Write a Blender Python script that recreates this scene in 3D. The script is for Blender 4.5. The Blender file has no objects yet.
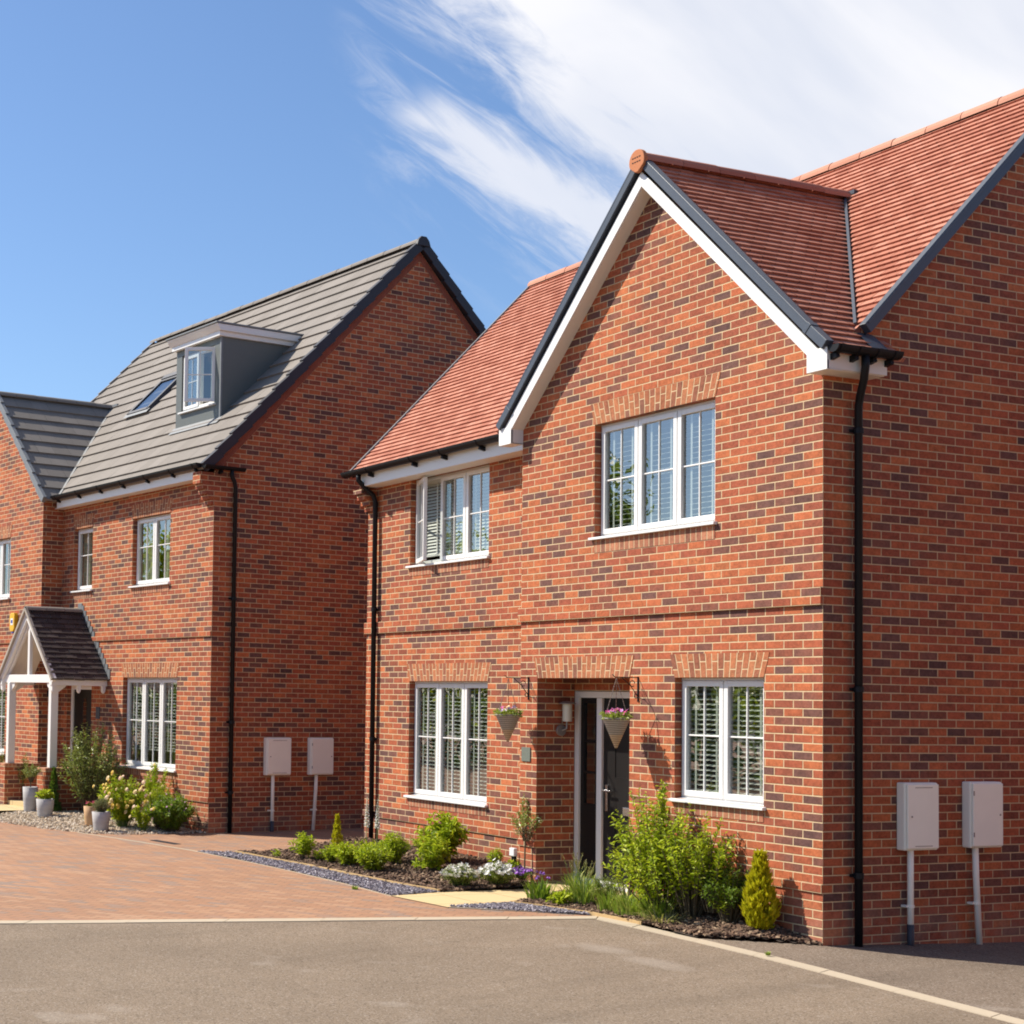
import bpy, math, random
from mathutils import Vector, Matrix, noise
R = math.radians
rng = random.Random(7)
sc = bpy.context.scene
COL = sc.collection

# ------------------------------------------------------------------ nodes
class V:
    """wraps a value socket so that node maths can be written as expressions"""
    def __init__(s, nt, k): s.nt = nt; s.k = k
    def _m(s, op, *a, clamp=False): return s.nt.math(op, s, *a, clamp=clamp)
    def __add__(s, o): return s._m('ADD', o)
    __radd__ = __add__
    def __mul__(s, o): return s._m('MULTIPLY', o)
    __rmul__ = __mul__
    def __sub__(s, o): return s._m('SUBTRACT', o)
    def __rsub__(s, o): return s.nt.math('SUBTRACT', o, s)
    def __truediv__(s, o): return s._m('DIVIDE', o)
    def __pow__(s, o): return s._m('POWER', o)
    def floor(s): return s._m('FLOOR')
    def fract(s): return s._m('FRACT')
    def min(s, o): return s._m('MINIMUM', o)
    def max(s, o): return s._m('MAXIMUM', o)
    def abs(s): return s._m('ABSOLUTE')
    def step(s, a, b):
        n = s.nt.new('ShaderNodeMapRange'); n.interpolation_type = 'SMOOTHSTEP'
        s.nt.put(n.inputs[0], s); s.nt.put(n.inputs[1], a); s.nt.put(n.inputs[2], b)
        return V(s.nt, n.outputs[0])

class NT:
    def __init__(s, tree):
        s.t = tree; s.t.nodes.clear()
    def new(s, ty): return s.t.nodes.new(ty)
    def put(s, sock, v):
        if isinstance(v, V): s.t.links.new(v.k, sock)
        elif hasattr(v, 'is_output'): s.t.links.new(v, sock)
        elif isinstance(v, (tuple, list)) and sock.type == 'RGBA' and len(v) == 3: sock.default_value = (*v, 1)
        else: sock.default_value = v
    def math(s, op, *a, clamp=False):
        n = s.new('ShaderNodeMath'); n.operation = op; n.use_clamp = clamp
        for i, x in enumerate(a): s.put(n.inputs[i], x)
        return V(s, n.outputs[0])
    def xyz(s, x, y, z=0.0):
        n = s.new('ShaderNodeCombineXYZ')
        for i, q in enumerate((x, y, z)): s.put(n.inputs[i], q)
        return n.outputs[0]
    def sep(s, v):
        n = s.new('ShaderNodeSeparateXYZ'); s.put(n.inputs[0], v)
        return [V(s, o) for o in n.outputs]
    def uv(s):
        n = s.new('ShaderNodeUVMap'); return n.outputs[0]
    def obj(s): return s.new('ShaderNodeTexCoord').outputs['Object']
    def pos(s): return s.new('ShaderNodeNewGeometry').outputs['Position']
    def island(s): return V(s, s.new('ShaderNodeNewGeometry').outputs['Random Per Island'])
    def noise(s, vec, scale, detail=4, rough=.55, dist=0.0):
        n = s.new('ShaderNodeTexNoise'); s.put(n.inputs['Vector'], vec)
        n.inputs['Scale'].default_value = scale; n.inputs['Detail'].default_value = detail
        n.inputs['Roughness'].default_value = rough; n.inputs['Distortion'].default_value = dist
        return V(s, n.outputs[0])
    def white(s, vec):
        n = s.new('ShaderNodeTexWhiteNoise'); n.noise_dimensions = '3D'; s.put(n.inputs['Vector'], vec)
        return V(s, n.outputs['Value'])
    def ramp(s, f, stops, const=False):
        n = s.new('ShaderNodeValToRGB'); s.put(n.inputs[0], f)
        e = n.color_ramp.elements
        n.color_ramp.interpolation = 'CONSTANT' if const else 'LINEAR'
        while len(e) < len(stops): e.new(.5)
        for el, (p, c) in zip(e, stops): el.position = p; el.color = (*c, 1)
        return n.outputs[0]
    def mix(s, f, a, b, mode='MIX'):
        n = s.new('ShaderNodeMix'); n.data_type = 'RGBA'; n.blend_type = mode
        s.put(n.inputs[0], f); s.put(n.inputs[6], a); s.put(n.inputs[7], b)
        return n.outputs[2]
    def bump(s, h, dist=.01, strength=1.0):
        n = s.new('ShaderNodeBump'); s.put(n.inputs['Height'], h)
        n.inputs['Distance'].default_value = dist; n.inputs['Strength'].default_value = strength
        return n.outputs[0]
    def principled(s, col, rough=.6, normal=None, metal=0, spec=.5, **kw):
        n = s.new('ShaderNodeBsdfPrincipled')
        s.put(n.inputs['Base Color'], col); s.put(n.inputs['Roughness'], rough)
        n.inputs['Metallic'].default_value = metal; n.inputs['Specular IOR Level'].default_value = spec
        if normal is not None: s.put(n.inputs['Normal'], normal)
        for k, v in kw.items(): s.put(n.inputs[k], v)
        return n.outputs[0]
    def out(s, sh, kind='ShaderNodeOutputMaterial'):
        o = s.new(kind); s.t.links.new(sh, o.inputs['Surface'])

def newmat(name):
    m = bpy.data.materials.new(name); m.use_nodes = True
    return m, NT(m.node_tree)

BRICK = [(0, (.115, .058, .052)), (.12, (.155, .070, .056)), (.22, (.205, .080, .056)), (.29, (.265, .080, .046)),
         (.45, (.330, .086, .045)), (.66, (.392, .106, .047)), (.85, (.445, .130, .051)), (1, (.475, .155, .063))]
SOLD = [(0, (.16, .072, .05)), (.2, (.27, .095, .054)), (.4, (.355, .120, .056)), (1, (.43, .160, .070))]
def brick_mat(name, stops, swap=False, length=.225, stagger=.5, course=.075, lo=.85, seed=0.0, shift=0.0):
    m, n = newmat(name)
    u, v, _ = n.sep(n.uv())
    if swap: u, v = v + shift, u
    wob = n.noise(n.uv(), 9, 3)
    row = (v / course).floor()
    par = row * .5
    par = par.fract() * 2.0
    cu = u / length + par * stagger
    col = cu.floor()
    fu = cu.fract(); fv = (v / course).fract()
    du = fu.min(1.0 - fu) * length; dv = fv.min(1.0 - fv) * course
    d = du.min(dv) + (wob - .5) * .0045
    brick = d.step(.0036, .0068)
    w = n.white(n.xyz(col + .5, row + .5, seed + .5))
    w2 = n.white(n.xyz(row + .5, col + .5, seed + 7.5))
    low = n.noise(n.uv(), .8, 3, .6)
    r = n.math('ADD', w * .86 + .07, (low - .5) * lo, clamp=True)
    c = n.ramp(r, stops)
    fine = n.noise(n.uv(), 34, 5, .65)
    blot = n.noise(n.uv(), 11, 3, .6)
    k = .54 + fine.step(.28, .72) * .34 + w2 * .24 + blot.step(.3, .7) * .26 - n.noise(n.uv(), 70, 2).step(.58, .75) * .22
    c = n.mix(1.0, c, n.ramp(k * .5, [(0, (0, 0, 0)), (1, (2, 2, 2))]), 'MULTIPLY')
    # pale lime bloom on a few bricks
    bloom = n.noise(n.uv(), 2.3, 4, .7).step(.60, .78) * fine.step(.45, .7) * .38
    c = n.mix(bloom, c, (.55, .42, .34))
    tone = n.noise(n.uv(), .35, 4, .6).step(.3, .7)
    c = n.mix(1.0, c, n.mix(tone, (.90, .89, .88), (1.06, 1.05, 1.04)), 'MULTIPLY')
    u0, v0, _ = n.sep(n.uv())
    dust = (1.0 - v0.step(-.30, .22)) * n.noise(n.uv(), 2.6, 5, .65).step(.35, .65) * .40   # splashed grit at the foot of the wall
    c = n.mix(dust, c, (.33, .24, .18))
    mort = n.mix(n.noise(n.uv(), 40, 3), (.50, .355, .205), (.68, .51, .315))
    base = n.mix(brick, mort, c)
    h = brick * .7 + fine * .35 + blot * .12
    n.out(n.principled(base, .86, n.bump(h, .009, .9), spec=.25))
    return m

def plain(name, col, rough=.5, var=.08, scale=6, bump=0, metal=0, spec=.5, coords='obj'):
    m, n = newmat(name)
    vec = n.obj()
    f = n.noise(vec, scale, 5, .6)
    c = n.mix(f, tuple(x * (1 - var) for x in col), tuple(min(1, x * (1 + var)) for x in col))
    nb = None
    if bump: nb = n.bump(n.noise(vec, scale * 9, 4), bump, .6)
    n.out(n.principled(c, n.math('ADD', f * .12, rough - .06), nb, metal, spec))
    return m

def tile_mat(name, stops, rough=.8, seamw=0, bump=.004, streak=.12):
    m, n = newmat(name)
    r = n.island()
    c = n.ramp(r, stops)
    u, v, _ = n.sep(n.uv())
    f = n.noise(n.xyz(u * 1.0, v * .35), 7, 5, .65)
    g = n.noise(n.uv(), 60, 3)
    low = n.noise(n.uv(), .5, 3)
    k = (1.0 - streak * 1.6) + f * streak + g * streak + low * streak * 1.2
    c = n.mix(1.0, c, n.ramp(k * .5, [(0, (0, 0, 0)), (1, (2, 2, 2))]), 'MULTIPLY')
    n.out(n.principled(c, rough, n.bump(g * .5 + f, bump, .5), spec=.25))
    return m

def leaf_mat(name, stops, trans=.35, rough=.5, per_object=False):
    m, n = newmat(name)
    r = V(n, n.new('ShaderNodeObjectInfo').outputs['Random']) if per_object else n.island()
    c = n.ramp(r, stops)
    p = n.principled(c, rough, spec=.35)
    t = n.new('ShaderNodeBsdfTranslucent'); n.put(t.inputs[0], n.mix(.5, c, (.30, .42, .03)))
    mx = n.new('ShaderNodeMixShader'); mx.inputs[0].default_value = trans
    n.t.links.new(p, mx.inputs[1]); n.t.links.new(t.outputs[0], mx.inputs[2])
    n.out(mx.outputs[0])
    return m

def glass_mat():
    m, n = newmat('window_glass')
    g = n.new('ShaderNodeNewGeometry')
    dot = n.new('ShaderNodeVectorMath'); dot.operation = 'DOT_PRODUCT'
    n.put(dot.inputs[0], g.outputs['Normal']); n.put(dot.inputs[1], g.outputs['Incoming'])
    c = V(n, dot.outputs['Value']).abs()
    fac = .32 + .68 * ((1.0 - c) ** 4.0)
    tr = n.new('ShaderNodeBsdfTransparent'); tr.inputs[0].default_value = (.80, .86, .83, 1)
    gl = n.new('ShaderNodeBsdfGlossy'); gl.inputs['Roughness'].default_value = .0
    wav = n.noise(n.pos(), 1.6, 2)
    n.put(gl.inputs['Normal'], n.bump(wav, .012, .25))
    mx = n.new('ShaderNodeMixShader'); n.put(mx.inputs[0], fac)
    n.t.links.new(tr.outputs[0], mx.inputs[1]); n.t.links.new(gl.outputs[0], mx.inputs[2])
    n.out(mx.outputs[0])
    return m

PATCH = [(-.45, -1.92, .36, .22), (.25, -1.98, .44, .20)]
def asphalt_mat(name, a, b, seed=0.0):
    m, n = newmat(name)
    p = n.pos()
    f1 = n.noise(p, 95, 4, .75); f2 = n.noise(p, 1.1, 4, .6, .5); f3 = n.noise(p, .33, 3, .5)
    vor = n.new('ShaderNodeTexVoronoi'); vor.inputs['Scale'].default_value = 85; n.put(vor.inputs['Vector'], p)
    st = n.sep(vor.outputs['Color'])[0]
    c = n.mix(f1.step(.36, .62), a, b)
    c = n.mix(st.step(.80, .95) * .55, c, (.34, .29, .24))
    c = n.mix(n.math('SUBTRACT', .16, st).step(0, .12) * .6, c, tuple(x * .35 for x in a))
    k = .60 + f2 * .42 + f3 * .38
    c = n.mix(1.0, c, n.ramp(k * .5, [(0, (0, 0, 0)), (1, (2, 2, 2))]), 'MULTIPLY')
    # pale dusty scuffs
    x, y, _ = n.sep(p)
    sc_ = n.noise(p, 1.7, 3, .45, .4).step(.64, .76) * .30
    rag = n.noise(p, 3.2, 5, .65) * .55
    for px, py, ax, ay in PATCH:                       # two dusty pale spills near the kerb, one damp dark run
        q = ((x - px) / ax) * ((x - px) / ax) + ((y - py) / ay) * ((y - py) / ay)
        sc_ = sc_.max((1.0 - (q + rag * 2.0 - .3).step(.1, 1.4)) * .42)
    trk = n.noise(n.xyz(x * .9 + y * .19, y * .10 - x * .02), 1.5, 4, .6).step(.5, .72) * .22
    c = n.mix(trk, c, tuple(q_ * .55 for q_ in a))
    c = n.mix(sc_, c, (.36, .31, .26))
    n.out(n.principled(c, .9, n.bump(f1 + st * .6, .006, .7), spec=.2))
    return m

def paving_mat():
    m, n = newmat('block_paving')
    x, y, _ = n.sep(n.pos())
    a = R(38); u = x * math.cos(a) + y * math.sin(a); v = y * math.cos(a) - x * math.sin(a)
    row = (v / .105).floor(); par = (row * .5).fract() * 2.0
    cu = u / .21 + par * .5; col = cu.floor()
    fu = cu.fract(); fv = (v / .105).fract()
    d = (fu.min(1.0 - fu) * .21).min(fv.min(1.0 - fv) * .105)
    joint = d.step(.0015, .007)
    w = n.white(n.xyz(col + .5, row + .5, 3.5))
    low = n.noise(n.pos(), .8, 3)
    r = n.math('ADD', w * .8, (low - .5) * .7 + .08, clamp=True)
    c = n.ramp(r, [(0, (.24, .175, .14)), (.12, (.27, .188, .145)), (.25, (.31, .178, .115)), (.5, (.332, .182, .110)), (.75, (.36, .206, .126)), (1, (.385, .235, .15))])
    fine = n.noise(n.pos(), 60, 4, .7)
    big = n.noise(n.pos(), .45, 4, .6)
    k = .62 + fine * .38 + big * .34
    c = n.mix(1.0, c, n.ramp(k * .5, [(0, (0, 0, 0)), (1, (2, 2, 2))]), 'MULTIPLY')
    c = n.mix(joint, (.17, .12, .085), c)
    n.out(n.principled(c, .88, n.bump(joint + fine * .3, .004, .7), spec=.2))
    return m

def slab_mat(name, a, b, sx=.9, joint=True):
    m, n = newmat(name)
    x, y, _ = n.sep(n.pos())
    f = n.noise(n.pos(), 30, 5, .7); g = n.noise(n.pos(), 1.6, 3)
    c = n.mix(f * .6 + g * .4, a, b)
    if joint:
        fu = (y / .6 + .2).fract(); fv = (x / .6 + .35).fract()
        d = (fu.min(1.0 - fu)).min(fv.min(1.0 - fv)) * .6
        c = n.mix(d.step(.003, .009), tuple(q * .45 for q in a), c)
    n.out(n.principled(c, .85, n.bump(f, .004, .5), spec=.2))
    return m

def chip_mat(name, stops, rough=.75):
    m, n = newmat(name)
    c = n.ramp(n.island(), stops)
    f = n.noise(n.pos(), 50, 3)
    c = n.mix(f * .4, c, tuple(x * .5 for x in stops[0][1]))
    n.out(n.principled(c, rough, spec=.3))
    return m

M = {}
M['brick'] = brick_mat('red_multi_brick', BRICK)
M['soldier'] = brick_mat('arch_brick', SOLD, swap=True, length=.225, stagger=.3333, lo=.2, seed=3, shift=.075)
M['sillbrick'] = brick_mat('sill_brick', [(0, (.17, .075, .05)), (.3, (.33, .12, .07)), (1, (.46, .19, .10))], swap=True, length=.225, stagger=0, lo=.2, seed=5)
M['white'] = plain('white_upvc', (.75, .745, .73), .35, .025, 3)
M['paint'] = plain('white_painted_timber', (.74, .73, .71), .45, .04, 4, .001)
M['meter'] = plain('meter_box_plastic', (.90, .87, .77), .5, .05, 5)
M['soffit'] = plain('soffit_board', (.74, .70, .64), .55, .04, 4)
M['black'] = plain('black_plastic', (.010, .010, .012), .45, .1, 5, spec=.2)
M['verge'] = plain('dark_blue_verge_trim', (.055, .066, .088), .42, .10, 5)
M['verge3'] = plain('near_black_verge_trim', (.030, .031, .042), .5, .15, 5, spec=.3)
M['verge2'] = plain('concrete_verge', (.045, .047, .06), .6, .15, 6, .002)
M['lead'] = plain('lead_flashing', (.17, .18, .19), .5, .2, 7, .003)
M['door'] = plain('black_door_paint', (.012, .011, .011), .42, .1, 3, spec=.25)
M['chrome'] = plain('brushed_steel', (.55, .55, .56), .25, .08, 20, metal=1)
M['terra'] = tile_mat('orange_ridge_clay', [(0, (.44, .16, .07)), (1, (.52, .21, .10))], .8)
M['ridge'] = tile_mat('pale_ridge_clay', [(0, (.42, .19, .125)), (1, (.50, .25, .17))], .8)
M['clay'] = tile_mat('clay_roof_tiles', [(0, (.32, .112, .072)), (.25, (.375, .142, .092)), (.6, (.42, .170, .112)), (1, (.47, .208, .145))], .85, streak=.09)
M['concrete'] = tile_mat('grey_concrete_tiles', [(0, (.195, .172, .153)), (.5, (.212, .188, .168)), (1, (.232, .206, .185))], .85, streak=.12)
M['porchtile'] = tile_mat('dark_brown_tiles', [(0, (.040, .030, .030)), (.5, (.058, .044, .042)), (1, (.075, .058, .055))], .75, streak=.15)
M['dormer'] = plain('grey_dormer_cladding', (.115, .125, .118), .5, .06, 5)
M['glass'] = glass_mat()
M['blind'] = plain('white_blind_slats', (.66, .65, .60), .5, .04, 3)
M['room'] = plain('room_plaster', (.42, .40, .36), .8, .1, 2)
M['curtain'] = plain('cream_curtain', (.60, .58, .42), .8, .1, 3)
M['asphalt'] = asphalt_mat('worn_asphalt', (.145, .110, .080), (.270, .208, .150))
M['tarmac'] = asphalt_mat('drive_tarmac', (.13, .098, .074), (.225, .175, .132))
M['paving'] = paving_mat()
M['kerb'] = slab_mat('concrete_kerb', (.36, .30, .22), (.50, .42, .32), joint=False)
M['slab'] = slab_mat('buff_paving_slabs', (.50, .38, .20), (.60, .47, .27))
M['edging'] = slab_mat('timber_edging', (.42, .28, .13), (.55, .38, .19), joint=False)
M['soil'] = plain('dark_soil', (.040, .026, .018), .95, .4, 14, .02)
M['earth'] = plain('compact_earth', (.10, .08, .06), .95, .3, 2)
M['bark'] = chip_mat('bark_chips', [(0, (.055, .032, .022)), (.5, (.14, .082, .052)), (.85, (.24, .15, .095)), (1, (.42, .30, .19))], .85)
M['slate'] = chip_mat('slate_chips', [(0, (.08, .070, .085)), (.5, (.20, .175, .205)), (.8, (.34, .31, .35)), (1, (.60, .56, .60))], .45)
M['gravel'] = chip_mat('pale_gravel', [(0, (.40, .30, .20)), (.4, (.60, .48, .36)), (.8, (.73, .62, .48)), (1, (.80, .73, .62))], .8)
M['gsoil'] = plain('gravel_base', (.42, .34, .25), .95, .3, 14, .02)
def lm(name, a, b, c, **k): return leaf_mat(name, [(0, a), (.5, b), (1, c)], **k)
M['leaf'] = lm('bright_green_leaves', (.19, .27, .010), (.39, .48, .014), (.62, .65, .03), trans=.42)
M['leafd'] = lm('deep_green_leaves', (.065, .13, .014), (.13, .22, .02), (.22, .34, .03), trans=.4)
M['leafl'] = lm('lime_leaves', (.26, .34, .012), (.42, .50, .016), (.60, .62, .03), trans=.42)
M['leafo'] = lm('olive_leaves', (.15, .18, .04), (.28, .32, .08), (.46, .50, .20), trans=.25, rough=.35)
M['leafg'] = lm('golden_conifer_leaves', (.45, .40, .006), (.62, .53, .010), (.80, .67, .02), trans=.45)
M['leafc'] = lm('dark_conifer_leaves', (.016, .05, .012), (.035, .095, .018), (.07, .15, .025))
M['leafs'] = lm('silver_leaves', (.16, .17, .085), (.25, .26, .13), (.36, .36, .20), trans=.2)
M['leaff'] = lm('fine_pale_leaves', (.17, .23, .03), (.27, .34, .055), (.40, .45, .10))
M['grass'] = lm('grass_blades', (.13, .21, .022), (.24, .34, .035), (.46, .48, .12))
M['straw'] = lm('seed_heads', (.30, .24, .10), (.40, .32, .13), (.46, .40, .2))
M['dry'] = lm('dry_twiggy_leaves', (.22, .14, .08), (.34, .24, .15), (.45, .34, .23))
M['stem'] = plain('plant_stem', (.10, .075, .04), .8, .2, 12)
M['gstem'] = plain('green_stem', (.10, .16, .03), .6, .2, 12)
def petal(name, *cs, po=False): return leaf_mat(name, [(i / max(1, len(cs) - 1), c) for i, c in enumerate(cs)], trans=.25, per_object=po)
M['pwhite'] = petal('white_petals', (.70, .68, .66), (.82, .80, .78))
M['pmag'] = petal('magenta_petals', (.62, .02, .20), (.72, .06, .32), (.60, .20, .62), (.66, .40, .70), po=True)
M['ppur'] = petal('violet_petals', (.20, .05, .42), (.33, .10, .55))
M['prose'] = petal('rose_petals', (.78, .48, .05), (.82, .58, .10), (.84, .62, .28), (.84, .60, .42), (.78, .42, .36), po=True)
M['pred'] = petal('crimson_petals', (.40, .01, .05), (.52, .02, .09))
M['pmix'] = petal('mixed_petals', (.62, .05, .20), (.40, .22, .66), (.62, .40, .74), (.78, .72, .74), (.75, .55, .20), po=True)
M['pyel'] = petal('yellow_petals', (.72, .50, .04), (.80, .62, .10), (.70, .30, .35))
M['ppink'] = petal('pink_petals', (.50, .22, .38), (.62, .34, .48))
def wicker():
    m, n = newmat('grey_wicker')
    x, y, z = n.sep(n.obj())
    w = ((z * 46.0) + (n.noise(n.obj(), 8, 2) * .8)).fract()
    f = n.noise(n.obj(), 25, 3)
    c = n.mix(w.step(.2, .8), (.19, .165, .15), (.44, .39, .355)); c = n.mix(f * .4, c, (.28, .24, .21))
    # a paler woven band in the lower half
    c = n.mix(z.step(-.165, -.15) * -1.0 + 1.0, c, n.mix(w.step(.2, .8), (.30, .20, .13), (.56, .41, .28)))
    n.out(n.principled(c, .8, n.bump(w, .01, .8)))
    return m
M['wicker'] = wicker()
def pot_mat(name, a, b):
    m, n = newmat(name)
    x, y, z = n.sep(n.obj())
    w = n.noise(n.xyz(x * .4, y * .4, z * 3.0), 12, 4, .6)
    n.out(n.principled(n.mix(w, a, b), .75, n.bump(w, .006, .6), spec=.25))
    return m
M['potg'] = pot_mat('ribbed_grey_pot', (.30, .29, .29), (.52, .50, .49))
M['pott'] = pot_mat('tan_clay_pot', (.42, .25, .13), (.55, .36, .20))
M['yellow'] = plain('yellow_alarm_plastic', (.72, .42, .015), .4, .03, 4)
M['blue'] = plain('blue_mark', (.03, .05, .35), .4, .03, 4)
M['plaque'] = plain('grey_green_slate', (.13, .15, .125), .6, .2, 30)
M['milk'] = plain('milky_lamp_glass', (.66, .62, .50), .25, .05, 5)
M['steel'] = plain('weathered_steel', (.30, .27, .25), .45, .15, 8, metal=.6)
M['chain'] = plain('rusty_chain', (.22, .17, .14), .5, .2, 20, metal=.4)
M['treebark'] = plain('tree_bark', (.09, .065, .045), .9, .3, 8, .03)

# ------------------------------------------------------------------ meshes
class MB:
    def __init__(s): s.v = []; s.f = []; s.uv = []; s.mi = []
    def vert(s, *p):
        s.v.append(tuple(p[0]) if len(p) == 1 else p); return len(s.v) - 1
    def idx(s, ids, uv=None, mi=0):
        s.f.append(tuple(ids)); s.uv.append(uv); s.mi.append(mi)
    def face(s, pts, uv=None, mi=0):
        b = len(s.v); s.v.extend(tuple(p) for p in pts); s.idx(range(b, b + len(pts)), uv, mi)
    def box(s, x0, x1, y0, y1, z0, z1, mi=0):
        b = len(s.v)
        s.v.extend([(x, y, z) for z in (z0, z1) for y in (y0, y1) for x in (x0, x1)])
        for q in ((0, 2, 3, 1), (4, 5, 7, 6), (0, 1, 5, 4), (2, 6, 7, 3), (0, 4, 6, 2), (1, 3, 7, 5)):
            s.idx([b + i for i in q], None, mi)
    def bar(s, a, b, w, h, up=(0, 0, 1), mi=0):
        """box from a to b; w across, h along up"""
        a = Vector(a); b = Vector(b); d = (b - a).normalized(); up = Vector(up)
        r = d.cross(up).normalized() * w / 2; t = r.cross(d).normalized() * h / 2
        k = len(s.v)
        for p in (a, b):
            for q in (-r - t, r - t, r + t, -r + t): s.v.append(tuple(p + q))
        for q in ((3, 2, 1, 0), (4, 5, 6, 7), (0, 1, 5, 4), (1, 2, 6, 5), (2, 3, 7, 6), (3, 0, 4, 7)): s.idx([k + i for i in q], None, mi)
    def prism(s, poly, y0, y1, axis='y', mi=0):
        """poly is (a,z) pairs extruded along axis"""
        P = (lambda a, z, t: (a, t, z)) if axis == 'y' else (lambda a, z, t: (t, a, z)) if axis == 'x' else (lambda a, z, t: (a, z, t))
        k = len(s.v); n = len(poly)
        for t in (y0, y1):
            for a, z in poly: s.v.append(P(a, z, t))
        s.idx(range(k, k + n), None, mi); s.idx(range(k + 2 * n - 1, k + n - 1, -1), None, mi)
        for i in range(n):
            j = (i + 1) % n; s.idx([k + i, k + n + i, k + n + j, k + j], None, mi)
    def tube(s, pts, r, n=8, mi=0, cap=True):
        pts = [Vector(p) for p in pts]; rs = r if isinstance(r, (list, tuple)) else [r] * len(pts)
        rings = []; last = None
        for i, p in enumerate(pts):
            d = (pts[min(i + 1, len(pts) - 1)] - pts[max(i - 1, 0)]).normalized()
            if last is None: a = d.orthogonal().normalized()
            else: a = (last - d * last.dot(d)); a = a.normalized() if a.length > 1e-6 else d.orthogonal().normalized()
            last = a; b = d.cross(a)
            k = len(s.v)
            for j in range(n):
                t = 2 * math.pi * j / n; s.v.append(tuple(p + (a * math.cos(t) + b * math.sin(t)) * rs[i]))
            rings.append(k)
        for k0, k1 in zip(rings, rings[1:]):
            for j in range(n): s.idx([k0 + j, k0 + (j + 1) % n, k1 + (j + 1) % n, k1 + j], None, mi)
        if cap:
            s.idx([rings[0] + j for j in range(n)][::-1], None, mi); s.idx([rings[-1] + j for j in range(n)], None, mi)
    def lathe(s, prof, c=(0, 0, 0), n=20, mi=0):
        rings = []
        for r, z in prof:
            k = len(s.v); rings.append(k)
            for j in range(n):
                t = 2 * math.pi * j / n; s.v.append((c[0] + r * math.cos(t), c[1] + r * math.sin(t), c[2] + z))
        for a, b in zip(rings, rings[1:]):
            for j in range(n): s.idx([a + j, a + (j + 1) % n, b + (j + 1) % n, b + j], None, mi)
    def leaf(s, p, d, up, l, w, mi=0, fold=.25):
        d = d.normalized(); r = d.cross(up)
        r = r.normalized() if r.length > 1e-4 else d.orthogonal().normalized(); nn = r.cross(d)
        k = len(s.v); m = p + d * l * .5
        s.v += [tuple(p), tuple(m + r * w * .5 + nn * w * fold), tuple(p + d * l - nn * l * .12), tuple(m - r * w * .5 + nn * w * fold)]
        s.idx([k, k + 1, k + 2], None, mi); s.idx([k, k + 2, k + 3], None, mi)
    def build(s, name, mats, parent=None, smooth=False, bevel=0):
        me = bpy.data.meshes.new(name); me.from_pydata(s.v, [], s.f); me.update()
        if not isinstance(mats, (list, tuple)): mats = [mats]
        for m in mats: me.materials.append(m)
        ul = me.uv_layers.new(name='UVMap').data
        for p in me.polygons:
            i = p.index; p.material_index = s.mi[i]; p.use_smooth = smooth
            uv = s.uv[i]
            if uv is None:
                nx, ny, nz = (abs(q) for q in p.normal)
                for li in p.loop_indices:
                    c = me.vertices[me.loops[li].vertex_index].co
                    ul[li].uv = (c.x, c.y) if nz > nx and nz > ny else (c.x, c.z) if ny >= nx else (c.y + .1125, c.z)
            else:
                for li, q in zip(p.loop_indices, uv): ul[li].uv = q
        o = bpy.data.objects.new(name, me); COL.objects.link(o)
        if parent: o.parent = parent
        if bevel:
            b = o.modifiers.new('bevel', 'BEVEL'); b.width = bevel; b.segments = 2; b.limit_method = 'ANGLE'
        return o

def tag(o, label, cat, group=None):
    o['label'] = label; o['category'] = cat
    if group: o['group'] = group
    return o
def thing(name, label, cat, loc=(0, 0, 0), rz=0, group=None):
    o = bpy.data.objects.new(name, None); COL.objects.link(o); o.location = loc; o.rotation_euler = (0, 0, rz)
    o.empty_display_size = .2
    return tag(o, label, cat, group)
def kind(o, k): o['kind'] = k; return o

# walls ------------------------------------------------------------------
def wall(mb, P, us, zs, holes=(), top=None, uoff=0.0):
    """P(u,z,d) -> point; holes are (u0,u1,z0,z1,depth)"""
    us = sorted(set([u for u in us] + [h[i] for h in holes for i in (0, 1)]))
    zs = sorted(set([z for z in zs] + [h[i] for h in holes for i in (2, 3)]))
    for u0, u1 in zip(us, us[1:]):
        for z0, z1 in zip(zs, zs[1:]):
            cu, cz = (u0 + u1) / 2, (z0 + z1) / 2
            if any(h[0] < cu < h[1] and h[2] < cz < h[3] for h in holes): continue
            t0, t1 = (min(z1, top(u0)), min(z1, top(u1))) if top else (z1, z1)
            if max(t0, t1) <= z0 + 1e-6: continue
            q = [(u0, z0), (u1, z0), (u1, max(t1, z0)), (u0, max(t0, z0))]
            mb.face([P(u, z, 0) for u, z in q], [(u + uoff, z) for u, z in q])
    for u0, u1, z0, z1, d in holes:
        for (a, b, uv) in (((u0, z0), (u0, z1), 's'), ((u1, z0), (u1, z1), 's'), ((u0, z1), (u1, z1), 'h'), ((u0, z0), (u1, z0), 'h')):
            pts = [P(*a, 0), P(*b, 0), P(*b, d), P(*a, d)]
            if uv == 's': t = [(.1125, a[1]), (.1125, b[1]), (.1125 + d, b[1]), (.1125 + d, a[1])]
            else: t = [(a[0], .0), (b[0], .0), (b[0], d), (a[0], d)]
            mb.face(pts, t)

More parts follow.
